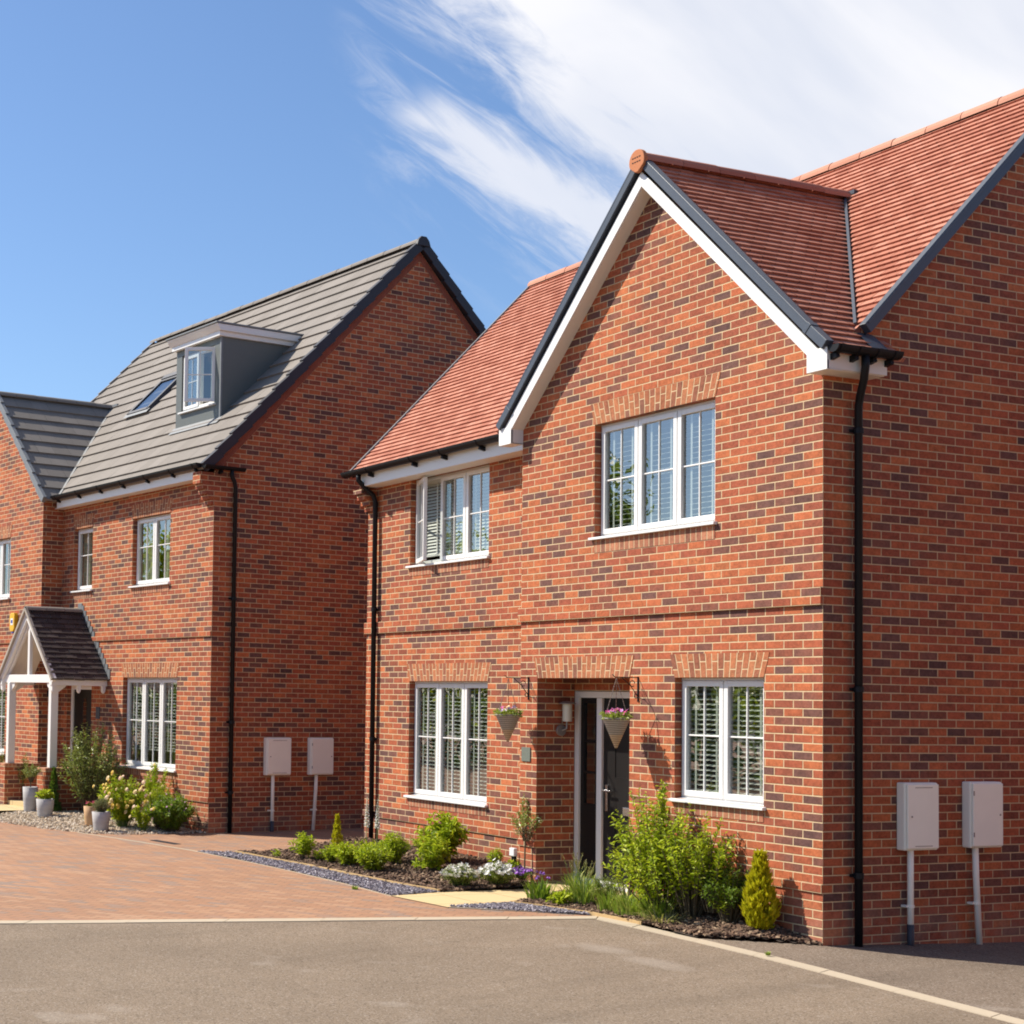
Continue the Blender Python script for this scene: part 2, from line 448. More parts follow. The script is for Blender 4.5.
def soldier_arch(parent, P, u0, u1, z0, z1, splay):
    mb = MB(); n = 12; pr = -.004
    for i in range(n):
        t0, t1 = i / n, (i + 1) / n
        b0, b1 = u0 + (u1 - u0) * t0, u0 + (u1 - u0) * t1
        T = lambda b: b + splay * (2 * (b - u0) / (u1 - u0) - 1)
        mb.face([P(b0, z0, pr), P(b1, z0, pr), P(T(b1), z1, pr), P(T(b0), z1, pr)],
                [(b0, 0), (b1, 0), (b1, z1 - z0), (b0, z1 - z0)])
    for a, b in (((u0, z0), (u0 - splay, z1)), ((u1, z0), (u1 + splay, z1)), ((u0 - splay, z1), (u1 + splay, z1)), ((u0, z0), (u1, z0))):
        mb.face([P(*a, pr), P(*b, pr), P(*b, .01), P(*a, .01)], [(0, .03), (.2, .03), (.2, .04), (0, .04)])
    return mb.build('soldier_arch', M['soldier'], parent)
def brick_sill(parent, P, u0, u1, z0, z1):
    mb = MB(); pr = -.005
    mb.face([P(u0, z0, pr), P(u1, z0, pr), P(u1, z1, pr), P(u0, z1, pr)], [(u0, .008), (u1, .008), (u1, .117), (u0, .117)])
    for a, b in (((u0, z0), (u0, z1)), ((u1, z0), (u1, z1)), ((u0, z0), (u1, z0))):
        mb.face([P(*a, pr), P(*b, pr), P(*b, .01), P(*a, .01)], [(0, .03), (.1, .03), (.1, .04), (0, .04)])
    return mb.build('brick_sill', M['sillbrick'], parent)

def band(parent, name, u0, u1, yf, z0, z1, proud, ends=True):
    """projecting courses on a front-facing wall at y = yf"""
    mb = MB(); y = yf - proud
    mb.face([(u0, y, z0), (u1, y, z0), (u1, y, z1), (u0, y, z1)], [(u0, z0), (u1, z0), (u1, z1), (u0, z1)])
    mb.face([(u0, y, z1), (u1, y, z1), (u1, yf, z1), (u0, yf, z1)], [(u0, z1 - .03), (u1, z1 - .03), (u1, z1 - .01), (u0, z1 - .01)])
    mb.face([(u0, y, z0), (u1, y, z0), (u1, yf, z0), (u0, yf, z0)], [(u0, z0 + .03), (u1, z0 + .03), (u1, z0 + .01), (u0, z0 + .01)])
    for u in (u0, u1): mb.face([(u, y, z0), (u, y, z1), (u, yf, z1), (u, yf, z0)], [(.05, z0), (.05, z1), (.07, z1), (.07, z0)])
    return mb.build(name, M['brick'], parent)

# roofs ------------------------------------------------------------------
def tiled(parent, name, m, O, ux, us, L, S, g, tw, lip, clip=None, jit=.003, stag=.5, rs=1, base=.004):
    """overlapping courses of separate tiles: O eave corner, ux along eave, us up the slope"""
    r = random.Random(rs); O = Vector(O); ux = Vector(ux).normalized(); us = Vector(us).normalized(); nn = ux.cross(us)
    if nn.z < 0: nn = -nn
    mb = MB(); nc = int(math.ceil(S / g))
    for i in range(nc):
        s0 = i * g; s1 = min(s0 + g, S)
        a0, a1 = (0, L) if clip is None else clip(s0 + g * .5)
        if a1 - a0 < .02: continue
        off = (i % 2) * stag * tw
        j0 = math.floor((a0 - off) / tw); a = a0
        while a < a1 - 1e-6:
            b = min(off + (j0 + 1) * tw, a1); j0 += 1
            if b - a < .004: a = b; continue
            h = lip + r.uniform(-jit, jit); ds = r.uniform(-jit, jit)
            q = lambda aa, ss, hh: O + ux * aa + us * ss + nn * hh
            k = len(mb.v); gp = .0012 if tw > .2 else .0028
            mb.v += [tuple(x) for x in (q(a + gp, s0 + ds, h), q(b - gp, s0 + ds, h), q(b - gp, s1 + .012, base), q(a + gp, s1 + .012, base),
                                        q(a + gp, s0 + ds, -.012), q(b - gp, s0 + ds, -.012))]
            mb.idx([k, k + 1, k + 2, k + 3], [(a, s0), (b, s0), (b, s1), (a, s1)])
            mb.idx([k + 4, k + 5, k + 1, k], [(a, s0 - .02), (b, s0 - .02), (b, s0), (a, s0)])
            a = b
    return mb.build(name, m, parent)

def ridge_tiles(parent, m, a, b, r, seg, sq=1.0, name='ridge_tiles', drop=.02):
    a = Vector(a); b = Vector(b); d = (b - a); L = d.length; d.normalize(); side = d.cross(Vector((0, 0, 1))).normalized()
    mb = MB(); n = max(1, round(L / seg)); rr = random.Random(3)
    for i in range(n):
        p0 = a + d * (L * i / n + .004); p1 = a + d * (L * (i + 1) / n - .004); dz = rr.uniform(-.004, .004)
        k = len(mb.v); N = 8
        for p, s in ((p0, 1.0), (p1, 1.03)):
            for rad in (r * s, r * s - .015):
                for j in range(N + 1):
                    t = math.pi * j / N
                    mb.v.append(tuple(p + side * math.cos(t) * rad + Vector((0, 0, math.sin(t) * rad * sq - drop + dz))))
        for j in range(N):
            mb.idx([k + j, k + j + 1, k + 2 * (N + 1) + j + 1, k + 2 * (N + 1) + j])
        for e in (0, 2 * (N + 1)):
            for j in range(N): mb.idx([k + e + j, k + e + j + 1, k + e + N + 1 + j + 1, k + e + N + 1 + j])
    return mb.build(name, m, parent, smooth=False)

# windows ----------------------------------------------------------------
def frame_ring(mb, x0, x1, z0, z1, w, y0, y1, wb=None):
    wb = wb or w
    mb.box(x0, x0 + w, y0, y1, z0, z1); mb.box(x1 - w, x1, y0, y1, z0, z1)
    mb.box(x0 + w, x1 - w, y0, y1, z1 - w, z1); mb.box(x0 + w, x1 - w, y0, y1, z0, z0 + wb)
def sash(parent, x0, x1, z0, z1, yf, bar=.40, hinge=None, angle=0, name='casement'):
    """opening light: frame + glazing bars (one mesh), pane"""
    ox = 0.0
    if hinge: ox = x0 if hinge == 'l' else x1
    mb = MB(); w = .052
    frame_ring(mb, x0 - ox, x1 - ox, z0, z1, w, -.014, .032)
    xm = (x0 + x1) / 2 - ox; zb = z1 - w - (z1 - z0 - 2 * w) * bar
    mb.box(xm - .0075, xm + .0075, .006, .030, z0 + w, z1 - w)
    mb.box(x0 - ox + w, xm - .0075, .006, .030, zb - .0075, zb + .0075); mb.box(xm + .0075, x1 - ox - w, .006, .030, zb - .0075, zb + .0075)
    o = mb.build(name, M['white'], parent, bevel=.004)
    pb = MB(); pb.face([(x0 - ox + w - .004, .018, z0 + w - .004), (x1 - ox - w + .004, .018, z0 + w - .004), (x1 - ox - w + .004, .018, z1 - w + .004), (x0 - ox + w - .004, .018, z1 - w + .004)])
    p = pb.build('pane', M['glass'], parent)
    for q in (o, p): q.location = (ox, yf, 0); q.rotation_euler = (0, 0, angle)
    return o
def blind(parent, x0, x1, z0, z1, y, gap=.05, tilt=18, drop=0.0, seed=0):
    mb = MB(); r = random.Random(seed); z = z1 - .03
    mb.box(x0, x1, y - .02, y + .03, z1 - .05, z1)
    t = R(tilt)
    while z > z0 + drop:
        c = .0225; dy = math.cos(t) * c; dz = math.sin(t) * c; zz = z + r.uniform(-.002, .002)
        mb.face([(x0, y - dy, zz - dz), (x1, y - dy, zz - dz), (x1, y + dy, zz + dz), (x0, y + dy, zz + dz)])
        z -= gap
    mb.box(x0, x1, y - .02, y + .02, z, z + .02)
    for f in [(k + .5) / max(2, round((x1 - x0) / .30)) for k in range(max(2, round((x1 - x0) / .30)))]:
        xx = x0 + (x1 - x0) * f; mb.box(xx - .012, xx + .012, y - .027, y - .024, z, z1)
    return mb.build('blind', M['blind'], parent)
def window(parent, x0, x1, z0, z1, yw, n, bar=.40, opened=None, blinds=True, rec=.085, sill=True, seed=0, gap=.05, drop=0.0, curtain=False, tilt=None):
    """white casement window set rec behind the wall face yw"""
    y = yw + rec; mb = MB()
    zz0 = z0 + .0
    frame_ring(mb, x0 + .001, x1 - .001, zz0, z1 - .001, .038, y, y + .07, .05)
    mb.box(x0 + .001, x1 - .001, y - .004, y + .02, z1 - .030, z1 - .002)
    W = (x1 - x0 - .05) / n
    for i in range(1, n):
        xx = x0 + .025 + W * i; mb.box(xx - .016, xx + .016, y, y + .033, zz0 + .05, z1 - .038)
    win = mb.build('window', M['white'], parent, bevel=.004)
    for i in range(n):
        a = x0 + .025 + W * i + .006; b = a + W - .012
        if opened and opened[0] == i: sash(win, a, b, zz0 + .028, z1 - .032, y - .004, bar, opened[1], opened[2])
        else: sash(win, a, b, zz0 + .028, z1 - .032, y - .004, bar)
    if blinds: blind(win, x0 + .02, x1 - .02, zz0 + .02, z1 - .03, y + .060, gap, tilt or 20 + seed % 7, drop, seed)
    if curtain:
        N = 14
        for (ca, cbx) in ((x0 + .03, x0 + (x1 - x0) * .46), (x1 - (x1 - x0) * .34, x1 - .03)):
            cb = MB()
            for k in range(N):
                u0 = ca + (cbx - ca) * k / N; u1 = ca + (cbx - ca) * (k + 1) / N
                d0 = .02 * math.sin(k * 1.9); d1 = .02 * math.sin((k + 1) * 1.9)
                cb.face([(u0, y + .085 + d0, zz0 + .03), (u1, y + .085 + d1, zz0 + .03), (u1, y + .085 + d1, z1), (u0, y + .085 + d0, z1)])
            cb.build('curtain', M['curtain'], win)
    if sill:
        sb = MB(); sb.prism([(yw - .045, z0 - .034), (y + .02, z0 - .034), (y + .02, z0 - .002), (y - .004, z0 + .006), (yw - .045, z0 - .008)], x0 - .045, x1 + .03, 'x')
        sb.build('window_sill', M['white'], win, bevel=.004)
    return win

# gutters and pipes ------------------------------------------------------
def gutter(parent, a, b, r=.072, clips=()):
    a = Vector(a); b = Vector(b); d = (b - a).normalized(); side = d.cross(Vector((0, 0, 1))).normalized()
    mb = MB(); N = 8; k = len(mb.v)
    for p in (a, b):
        for rad in (r, r - .006):
            for j in range(N + 1):
                t = math.pi + math.pi * j / N
                mb.v.append(tuple(p + side * math.cos(t) * rad + Vector((0, 0, math.sin(t) * rad))))
    E_ = 2 * (N + 1)
    for j in range(N):
        mb.idx([k + j, k + j + 1, k + E_ + j + 1, k + E_ + j]); mb.idx([k + N + 1 + j, k + N + 2 + j, k + E_ + N + 2 + j, k + E_ + N + 1 + j])
    for e in (0, E_):
        mb.idx([k + e + j for j in range(N + 1)])
    for j in (0, N): mb.idx([k + j, k + N + 1 + j, k + E_ + N + 1 + j, k + E_ + j])
    g = mb.build('gutter', M['black'], parent)
    L = (b - a).length
    if clips:
        for t in clips:
            cb = MB(); p = a + d * (L * t)
            k = len(cb.v)
            for q in (p - d * .02, p + d * .02):
                for j in range(N + 1):
                    tt = math.pi + math.pi * j / N
                    cb.v.append(tuple(q + side * math.cos(tt) * (r + .007) + Vector((0, 0, math.sin(tt) * (r + .007)))))
            for j in range(N): cb.idx([k + j, k + j + 1, k + N + 1 + j + 1, k + N + 1 + j])
            for e in (0, N + 1): cb.idx([k + e + j for j in range(N + 1)])
            # fascia bracket behind
            bb = p - Vector((0, 0, r + .012)); cb.bar(bb + d * 0, bb + Vector((0, .085, -.02)) if abs(d.x) > .5 else bb + Vector((-.085, 0, -.02)), .04, .05)
            cb.build('gutter_bracket', M['black'], g)
    return g
def downpipe(parent, pts, r=.034, brackets=(), wall_dir=(0, 1, 0)):
    mb = MB(); mb.tube(pts, r, 12)
    p = mb.build('downpipe', M['black'], parent, smooth=True)
    x, y, _ = pts[-1]
    for z in brackets:
        bm = MB(); bm.tube([(x, y, z - .025), (x, y, z + .025)], r + .008, 12)
        w = Vector(wall_dir)
        s_ = Vector((-w.y, w.x, 0))
        bm.bar(Vector((x, y, z)) - s_ * .07 + w * .03, Vector((x, y, z)) + s_ * .07 + w * .03, .012, .028)
        bm.build('pipe_bracket', M['black'], p)
    return p
# ------------------------------------------------------------------ light settings
SUN_E = 5.0; SKY_E = .085; SKY_DUST = .7; EXPO = 0.66
SKY_TINT = (.87, 1.02, 1.20); CLOUD_A = (6.3, 6.5, 7.1); CLOUD_B = (7.4, 7.4, 7.7)
# ================================================================== RIGHT HOUSE
XG, XL, YL, YB = -4.39, -8.60, .45, 6.10
H = thing('brick_house', 'nearer red brick house with red clay tiled roof and white bargeboards on its front gable', 'house', (0, 0, 0))
PF = lambda u, z, d: (u, d, z)            # gable front
PL = lambda u, z, d: (u, YL + d, z)       # recessed left front
GA, GK = -2.20, .978
gt = lambda x: 6.985 - GK * abs(x - GA)
w = MB()
wall(w, PF, [XG, GA, 0], [-.6, 4.70, 9], [(-3.115, -1.323, 3.47, 4.65, .1), (-1.865, -.69, .84, 2.0, .1), (-4.08, -2.53, -.6, 2.0, .5)], gt)
wall(w, PL, [XL, XG + .02], [-.6, 4.62], [(-7.475, -5.69, .50, 1.977, .1), (-7.50, -5.70, 3.49, 4.62, .1)])
mt = lambda y: 4.56 + min(y, 6.44 - y)
PS = lambda u, z, d: (0 - d, u, z)
wall(w, PS, [0, 3.22, YB], [-.6, 4.6, 99], (), lambda y: max(4.70, mt(y)) if y < .6 else mt(y), uoff=.1125)
PSl = lambda u, z, d: (XL + d, u, z)
wall(w, PSl, [YL, 3.22, YB], [-.6, 99], (), mt, uoff=.1125)
wall(w, lambda u, z, d: (u, YB, z), [XL, 0], [-.6, 4.7])
wall(w, lambda u, z, d: (XG, u, z), [0, YL], [-.6, 4.9], uoff=.1125)
# porch back wall above and beside the door
wall(w, lambda u, z, d: (u, .5, z), [-4.15, -2.4], [1.87, 2.1])
# corbelled kneeler under the left eaves
for i in range(4):
    w.box(XL - .004, XL + .215, YL - .06 * (i + 1), YL + .02 if i == 3 else YL, 4.30 + .075 * i + (.002 if i else 0), 4.375 + .075 * i)
w.build('wall', M['brick'], H)
band(H, 'string_course', XG - .025, 0.0, 0, 2.625, 2.775, .028)
band(H, 'string_course', XL - .03, XG, YL, 2.625, 2.775, .028)
band(H, 'plinth_course', XG, -4.085, 0, .15, .225, .016); band(H, 'plinth_course', -2.525, 0.0, 0, .15, .225, .016)
band(H, 'plinth_course', XL - .02, XG, YL, .15, .225, .016)
soldier_arch(H, PF, -3.115, -1.323, 4.65, 4.875, .07)
soldier_arch(H, PF, -1.865, -.69, 2.0, 2.225, .07)
soldier_arch(H, PF, -4.08, -2.53, 2.0, 2.225, .06)
soldier_arch(H, PL, -7.475, -5.69, 1.977, 2.202, .07)
brick_sill(H, PF, -3.115, -1.323, 3.303, 3.437); brick_sill(H, PF, -1.865, -.69, .70, .806)
brick_sill(H, PL, -7.475, -5.69, .36, .466); brick_sill(H, PL, -7.50, -5.70, 3.35, 3.456)
window(H, -3.115, -1.323, 3.47, 4.65, 0, 3, bar=.50, seed=1)
window(H, -1.865, -.69, .84, 2.0, 0, 2, bar=.47, seed=5, gap=.048)
window(H, -7.475, -5.69, .50, 1.977, YL, 3, bar=.48, seed=9, gap=.048)
window(H, -7.50, -5.70, 3.49, 4.62, YL, 3, bar=.5, opened=(0, 'l', R(-22)), seed=13, drop=.10, tilt=58, gap=.042)
# inside: floors and a partition so that rooms read as dim rooms
ib = MB()
for z in (.0, 2.45, 2.6, 4.9): ib.face([(XL + .05, 1.0, z), (-.05, 1.0, z), (-.05, YB - .05, z), (XL + .05, YB - .05, z)])
ib.face([(XL + .05, 3.6, -.1), (-.05, 3.6, -.1), (-.05, 3.6, 4.9), (XL + .05, 3.6, 4.9)])
ib.face([(-2.30, .52, -.1), (-2.30, 3.6, -.1), (-2.30, 3.6, 2.45), (-2.30, .52, 2.45)])
ib.build('inner_wall', M['room'], H)
# roofs
def clipm(s):
    y = .16 + s * .7071
    return (0, (8.75 if y > .44 else 8.35))
Lm = .05 - (-8.70)
tiled(H, 'main_roof', M['clay'], (-8.70, .16, 4.78), (1, 0, 0), (0, 1, 1), Lm, 4.33, .1, .165, .027, lambda s: (0, Lm if s * .7071 > .27 else Lm - .42), .0012, rs=2)
tiled(H, 'rear_roof', M['clay'], (.05, 6.28, 4.78), (-1, 0, 0), (0, -1, 1), Lm, 4.33, .2, .33, .018, rs=3)
GZ = 7.15; LR = 2.53
gx = .24 - GA; gs = gx * math.sqrt(1 + GK * GK)
ux = Vector((0, 1, 0)); usR = Vector((-1, 0, GK)).normalized()
def clipg(s):
    dx = gx - s * usR.x * -1.0
    y1 = LR - GK * dx + .03 + .165
    if dx > gx - .22: y1 = .2 + .50 - (dx - (gx - .22)) * .0 + .15
    return (0, max(.35, y1))
tiled(H, 'gable_roof', M['clay'], (.24, -.165, GZ - GK * gx), (0, 1, 0), (-1, 0, GK), 2.7, gs, .1, .165, .027, clipg, .0012, rs=4)
tiled(H, 'gable_roof', M['clay'], (2 * GA - .24, -.165, GZ - GK * gx), (0, 1, 0), (1, 0, GK), 2.7, gs, .1, .165, .027, lambda s: (0, LR - GK * (gx - s * .715) + .3), .0012, rs=5)
# under-roof boards keep the loft dark
ub = MB()
ub.face([(-8.65, .2, 4.76), (.03, .2, 4.76), (.03, 3.2, 7.76), (-8.65, 3.2, 7.76)]); ub.face([(-8.65, 6.24, 4.76), (0, 6.24, 4.76), (0, 3.2, 7.76), (-8.65, 3.2, 7.76)])
ub.face([(GA, -.1, 7.04), (.2, -.1, 7.04 - GK * 2.37), (.2, .5, 7.04 - GK * 2.37), (GA, 2.4, 7.04)]); ub.face([(GA, -.1, 7.04), (2 * GA - .2, -.1, 7.04 - GK * 2.37), (2 * GA - .2, .5, 7.04 - GK * 2.37), (GA, 2.4, 7.04)])
ub.build('roof_felt', M['black'], H)
ridge_tiles(H, M['ridge'], (-8.72, 3.22, 7.815), (.06, 3.22, 7.815), .10, .45)
ridge_tiles(H, M['clay'], (GA, -.185, 7.155), (GA, 2.60, 7.155), .105, .45)
# orange ridge end disc with two rows of vent slots
rb = MB(); pts = [(GA + .115 * math.cos(t), 7.145 + .115 * math.sin(t)) for t in [R(-28 + 236 * i / 18) for i in range(19)]]
pts += [(GA - .02, 7.03), (GA + .02, 7.03)]
rb.prism(pts, -.227, -.18); rc = rb.build('ridge_end_cap', M['terra'], H, bevel=.006)
for zz in (7.13, 7.175):
    for k in range(4):
        vb = MB(); vb.box(GA - .065 + k * .034, GA - .043 + k * .034, -.2295, -.226, zz, zz + .010); vb.build('vent_slot', M['black'], rc)
# bargeboards, soffits, verge trims of the gable
for s in (1, -1):
    X = lambda x: GA + s * x
    bb = MB(); e = 2.41
    for a, b in (((0, 1, 4, 5), 0), ((1, 2, 3, 4), 1)):
        q = [(X(0), 7.045), (X(e), 7.045 - .972 * e), (X(e), 4.62), (X(2.18), 4.62), (X(2.18), 4.775), (X(0), 6.895)]
        bb.prism([q[i] for i in a], -.165, -.145)
    bb.box(min(X(2.18), X(e)), max(X(2.18), X(e)), -.168, -.135, 4.617, 4.81)
    bb.box(min(X(2.18), X(2.195)), max(X(2.18), X(2.195)), -.145, -.0, 4.62, 4.78)
    bb.build('bargeboard', M['white'], H, bevel=.003)
    sb = MB(); sb.prism([(X(0), 6.905), (X(2.19), 4.785), (X(2.19), 4.77), (X(0), 6.89)], -.145, .0)
    sb.box(min(X(2.18), X(e)), max(X(2.18), X(e)), -.145, .0, 4.618, 4.63)
    sb.build('soffit', M['soffit'], H)
    vb = MB(); d = Vector((s * 1, 0, -GK)).normalized(); nn = Vector((s * GK, 0, 1)).normalized()
    a = Vector((GA, -.155, GZ)) + d * .05; b = Vector((GA, -.155, GZ)) + d * (gs - .33)
    vb.bar(a + nn * .012, b + nn * .012, .085, .085, nn); vb.bar(a + nn * .045, b + nn * .045, .089, .02, nn)
    d2 = (d + Vector((0, 0, .04))).normalized(); n2 = Vector((-d2.z * s, 0, d2.x * s)).normalized(); n2 = n2 if n2.z > 0 else -n2
    c = b + d * .004
    vb.bar(c + n2 * .012, c + n2 * .012 + d2 * .26, .088, .088, n2); vb.bar(b + nn * .014 - d * .025, b + nn * .014 + d * .02, .098, .098, nn)
    vb.build('verge_trim', M['verge'], H, bevel=.004)
# valley flashing and lead at the right foot of the gable
vf = MB()
for dx0, dx1, rr in ((0.02, 2.10, .022),):
    P = lambda dx: Vector((GA + dx, LR - GK * dx + .0, GZ - GK * dx + .045))
    vf.bar(P(dx0), P(dx1), .026, .024, (0, -.5, 1))
vf.box(GA - .16, GA + .14, LR - .02, LR + .10, GZ + .02, GZ + .065)
zq = lambda x: GZ - GK * (x - GA) + .034
vf.face([(-.06, .40, zq(-.06)), (.03, .56, zq(.03) + .01), (.245, .58, zq(.245)), (.235, .40, zq(.235)), (.12, .38, zq(.12))])
vf.build('valley_flashing', M['verge'], H)
# verge of the main roof on the side wall
for (y0, z0, y1, z1) in ((.44, 5.10, 3.24, 7.89), (6.3, 4.85, 3.26, 7.89)):
    vm = MB(); s = 1 if y1 > y0 else -1; nn = Vector((0, -s, 1)).normalized()
    vm.bar((.045, y0, z0 - .038), (.045, y1, z1 - .038), .07, .10, nn); vm.bar((.038, y0, z0 + .008), (.038, y1, z1 + .008), .095, .018, nn)
    vm.build('verge_trim', M['verge'], H, bevel=.004)
for (y0, z0, y1, z1) in ((.16, 4.82, 3.20, 7.86), (6.3, 4.82, 3.24, 7.86)):
    vm = MB(); s = 1 if y1 > y0 else -1; nn = Vector((0, -s, 1)).normalized()
    vm.bar((-8.69, y0, z0 - .035), (-8.69, y1, z1 - .035), .03, .07, nn); vm.build('verge_trim', M['lead'], H)
# eaves
fb = MB(); fb.box(-8.38, -4.58, .20, .218, 4.615, 4.80); fb.build('fascia', M['white'], H, bevel=.002)
sb = MB(); sb.box(-8.385, -4.40, .218, .45, 4.612, 4.624); sb.build('soffit', M['soffit'], H)
fb = MB(); fb.box(.192, .21, -.135, .52, 4.625, 4.80); fb.box(.0, .192, .505, .52, 4.63, 4.80); fb.build('fascia', M['soffit'], H, bevel=.002)
sb = MB(); sb.box(.0, .192, .0, .505, 4.618, 4.63); sb.build('soffit', M['soffit'], H)
gutter(H, (-8.70, .125, 4.83), (-4.62, .125, 4.83), clips=(.16, .43, .60, .80, .96))
gutter(H, (.275, -.165, 4.815), (.275, .58, 4.815), .064, clips=(.07, .36, .64, .90))
downpipe(H, [(-8.32, .125, 4.78), (-8.32, .125, 4.69), (-8.32, .20, 4.62), (-8.32, .36, 4.50), (-8.32, .395, 4.42), (-8.32, .395, -.32)], brackets=(2.95, 1.2), wall_dir=(0, 1, 0))
downpipe(H, [(.275, .20, 4.76), (.275, .20, 4.66), (.23, .23, 4.56), (.10, .32, 4.44), (.062, .345, 4.36), (.062, .345, -.34)], brackets=(4.15, 1.9, .30), wall_dir=(-1, 0, 0))
# front door with sidelight
df = MB(); y0, y1 = .505, .58
for x0, x1 in ((-4.08, -4.01), (-3.70, -3.615), (-2.62, -2.53)): df.box(x0, x1, y0, y1, -.165, 1.793 if x0 == -3.70 else 1.865)
df.box(-4.01, -2.62, y0, y1, 1.795, 1.865); df.box(-4.08, -2.53, y0 - .02, y1, -.24, -.167)
dr = df.build('door_frame', M['white'], H, bevel=.004)
sl = MB(); sl.box(-4.01, -3.70, y0 + .03, y1 - .005, -.17, .62); frame_ring(sl, -4.01, -3.70, .62, 1.795, .06, y0 + .03, y1 - .005, .02)
for zz in (.98, 1.32): sl.box(-3.95, -3.76, y0 + .035, y1 - .01, zz - .015, zz + .015)
so = sl.build('sidelight', M['door'], dr)
pg = MB(); pg.face([(-3.95, y0 + .05, .64), (-3.76, y0 + .05, .64), (-3.76, y0 + .05, 1.74), (-3.95, y0 + .05, 1.74)]); pg.build('pane', M['glass'], dr)
d = MB()
xd0, xd1 = -3.615, -2.62
wall(d, lambda u, z, dd: (u, y0 + .03 + dd, z), [xd0, xd1], [-.17, 1.795], [(-3.42, -2.81, .95, 1.66, .007), (-3.42, -2.81, -.02, .40, .007)])
for h in ((-3.42, -2.81, -.02, .40), (-3.42, -2.81, .95, 1.66)): d.face([(h[0], y0 + .037, h[2]), (h[1], y0 + .037, h[2]), (h[1], y0 + .037, h[3]), (h[0], y0 + .037, h[3])])
d.box(xd0, xd1, y0 + .05, y1, -.17, 1.795)
door = d.build('door', M['door'], H)
hb = MB(); hx = -3.54
hb.box(hx - .018, hx + .018, y0 + .006, y0 + .03, .58, .86); hb.tube([(hx, y0 + .02, .80), (hx, y0 - .03, .80)], .011, 8); hb.tube([(hx - .01, y0 - .03, .80), (hx + .115, y0 - .03, .80)], .011, 8)
hb.build('door_handle', M['chrome'], door, bevel=.002)
lb = MB(); lb.box(-3.27, -2.98, y0 + .008, y0 + .031, .55, .64); lb.build('letterbox', M['chrome'], door, bevel=.004)
kb = MB(); kb.box(-3.17, -3.07, y0 + .012, y0 + .04, 1.06, 1.085); kb.build('door_knocker', M['chrome'], door)
st = MB(); st.box(-4.075, -2.535, .02, .50, -.5, -.235); st.build('door_step', M['slab'], H)

# things fixed to the right house
def meter(y0, y1, z0, z1, rootp, x=0.0, parent_rot=0, label='', dark=False, lean=0.0, group=None, origin=(0, 0, 0), hook='l'):
    t = thing('meter_box', label, 'meter box', origin, parent_rot, group)
    b = MB(); b.prism([(x + .002, y0), (x + .002, y1), (x + .095, y1), (x + .095, y0)], z0, z1, 'z')
    b.build('cabinet', M['meter'], t, bevel=.012)
    d = MB(); d.box(x + .096, x + .118, y0 + .012, y1 - .012, z0 + .015, z1 - .012); dd = d.build('lid', M['meter'], t, bevel=.008)
    k = MB(); ky = y0 + .06 if hook == 'l' else y1 - .05
    k.tube([(x + .116, ky, (z0 + z1) / 2), (x + .122, ky, (z0 + z1) / 2)], .009, 8); k.build('lock', M['steel'], dd)
    for zz in ((z0 + .035, z1 - .045) if hook == 'l' else (z0 + .10, z1 - .12)):
        v = MB()
        if hook == 'l': v.box(x + .117, x + .1195, y0 + .10, y1 - .09, zz, zz + .006)
        else: v.box(x + .117, x + .122, y0 + .014, y0 + .024, zz, zz + .04)
        v.build('hinge' if hook != 'l' else 'vent', M['steel'], dd)
    c = MB(); py = rootp; pts = [(x + .055, py, z0 + .02), (x + .055, py + lean * .15, z0 - .25), (x + .055, py + lean, -.40)]
    c.tube(pts, .027, 12); c.build('conduit', M['meter'], t, smooth=True)
    if dark:
        c2 = MB(); c2.tube([(x + .055, py + lean, -.14), (x + .055, py + lean, -.42)], .030, 12); c2.build('conduit_sleeve', M['verge2'], t, smooth=True)
    k2 = MB(); k2.tube([(x + .055, py + lean * .3, .005), (x + .055, py + lean * .3, .03)], .033, 10); k2.box(x + .001, x + .06, py + lean * .3 - .055, py + lean * .3 - .01, .008, .026); k2.build('pipe_clip', M['meter'], t)
    return t
GM = 'white utility meter boxes on the house side walls'
meter(.845, 1.24, .505, 1.095, .955, label='white meter box nearer the front corner, its white pipe ending in a dark foot', dark=True, group=GM)
meter(1.635, 2.03, .512, 1.10, 1.74, lean=.05, label='white meter box at the right photo edge, hinged lid, its pipe white to the ground', hook='r', group=GM)
# wall lamp on the left jamb of the porch
t = thing('wall_lamp', 'steel wall lamp with a milky glass cylinder on the brick jamb beside the front door', 'lamp', (-4.08, .31, 1.43))
b = MB(); b.tube([(.0, 0, 0), (.03, 0, 0)], .062, 16); b.build('mount', M['steel'], t, bevel=.006)
b = MB(); b.tube([(.03, 0, .0), (.075, .03, .02), (.078, .04, .24)], .010, 8); b.build('arm', M['steel'], t)
b = MB(); b.tube([(.085, .03, .10), (.085, .03, .29)], .052, 16); b.build('lamp_glass', M['milk'], t, smooth=False)
b = MB(); b.lathe([(.0, .325), (.05, .318), (.094, .300), (.094, .294), (.0, .294)], (.085, .03, 0), 18); b.build('lamp_cap', M['steel'], t)
t = tag((lambda b: (b.box(-4.345, -4.185, -.012, .0, 1.08, 1.235), b.build('wall_plaque', M['plaque'], None, bevel=.002))[1])(MB()), 'small blank grey green plaque on brick left of the front door', 'plaque')
t = thing('outdoor_socket', 'small white box low on brick wall behind the thin standard tree', 'socket', (-4.46, 0, 0))
b = MB(); b.box(-.045, .045, -.05, 0, .02, .11); b.build('cover', M['white'], t, bevel=.008)
b = MB(); b.box(-.03, .03, -.03, 0, -.06, .02); b.build('cable_gland', M['black'], t)

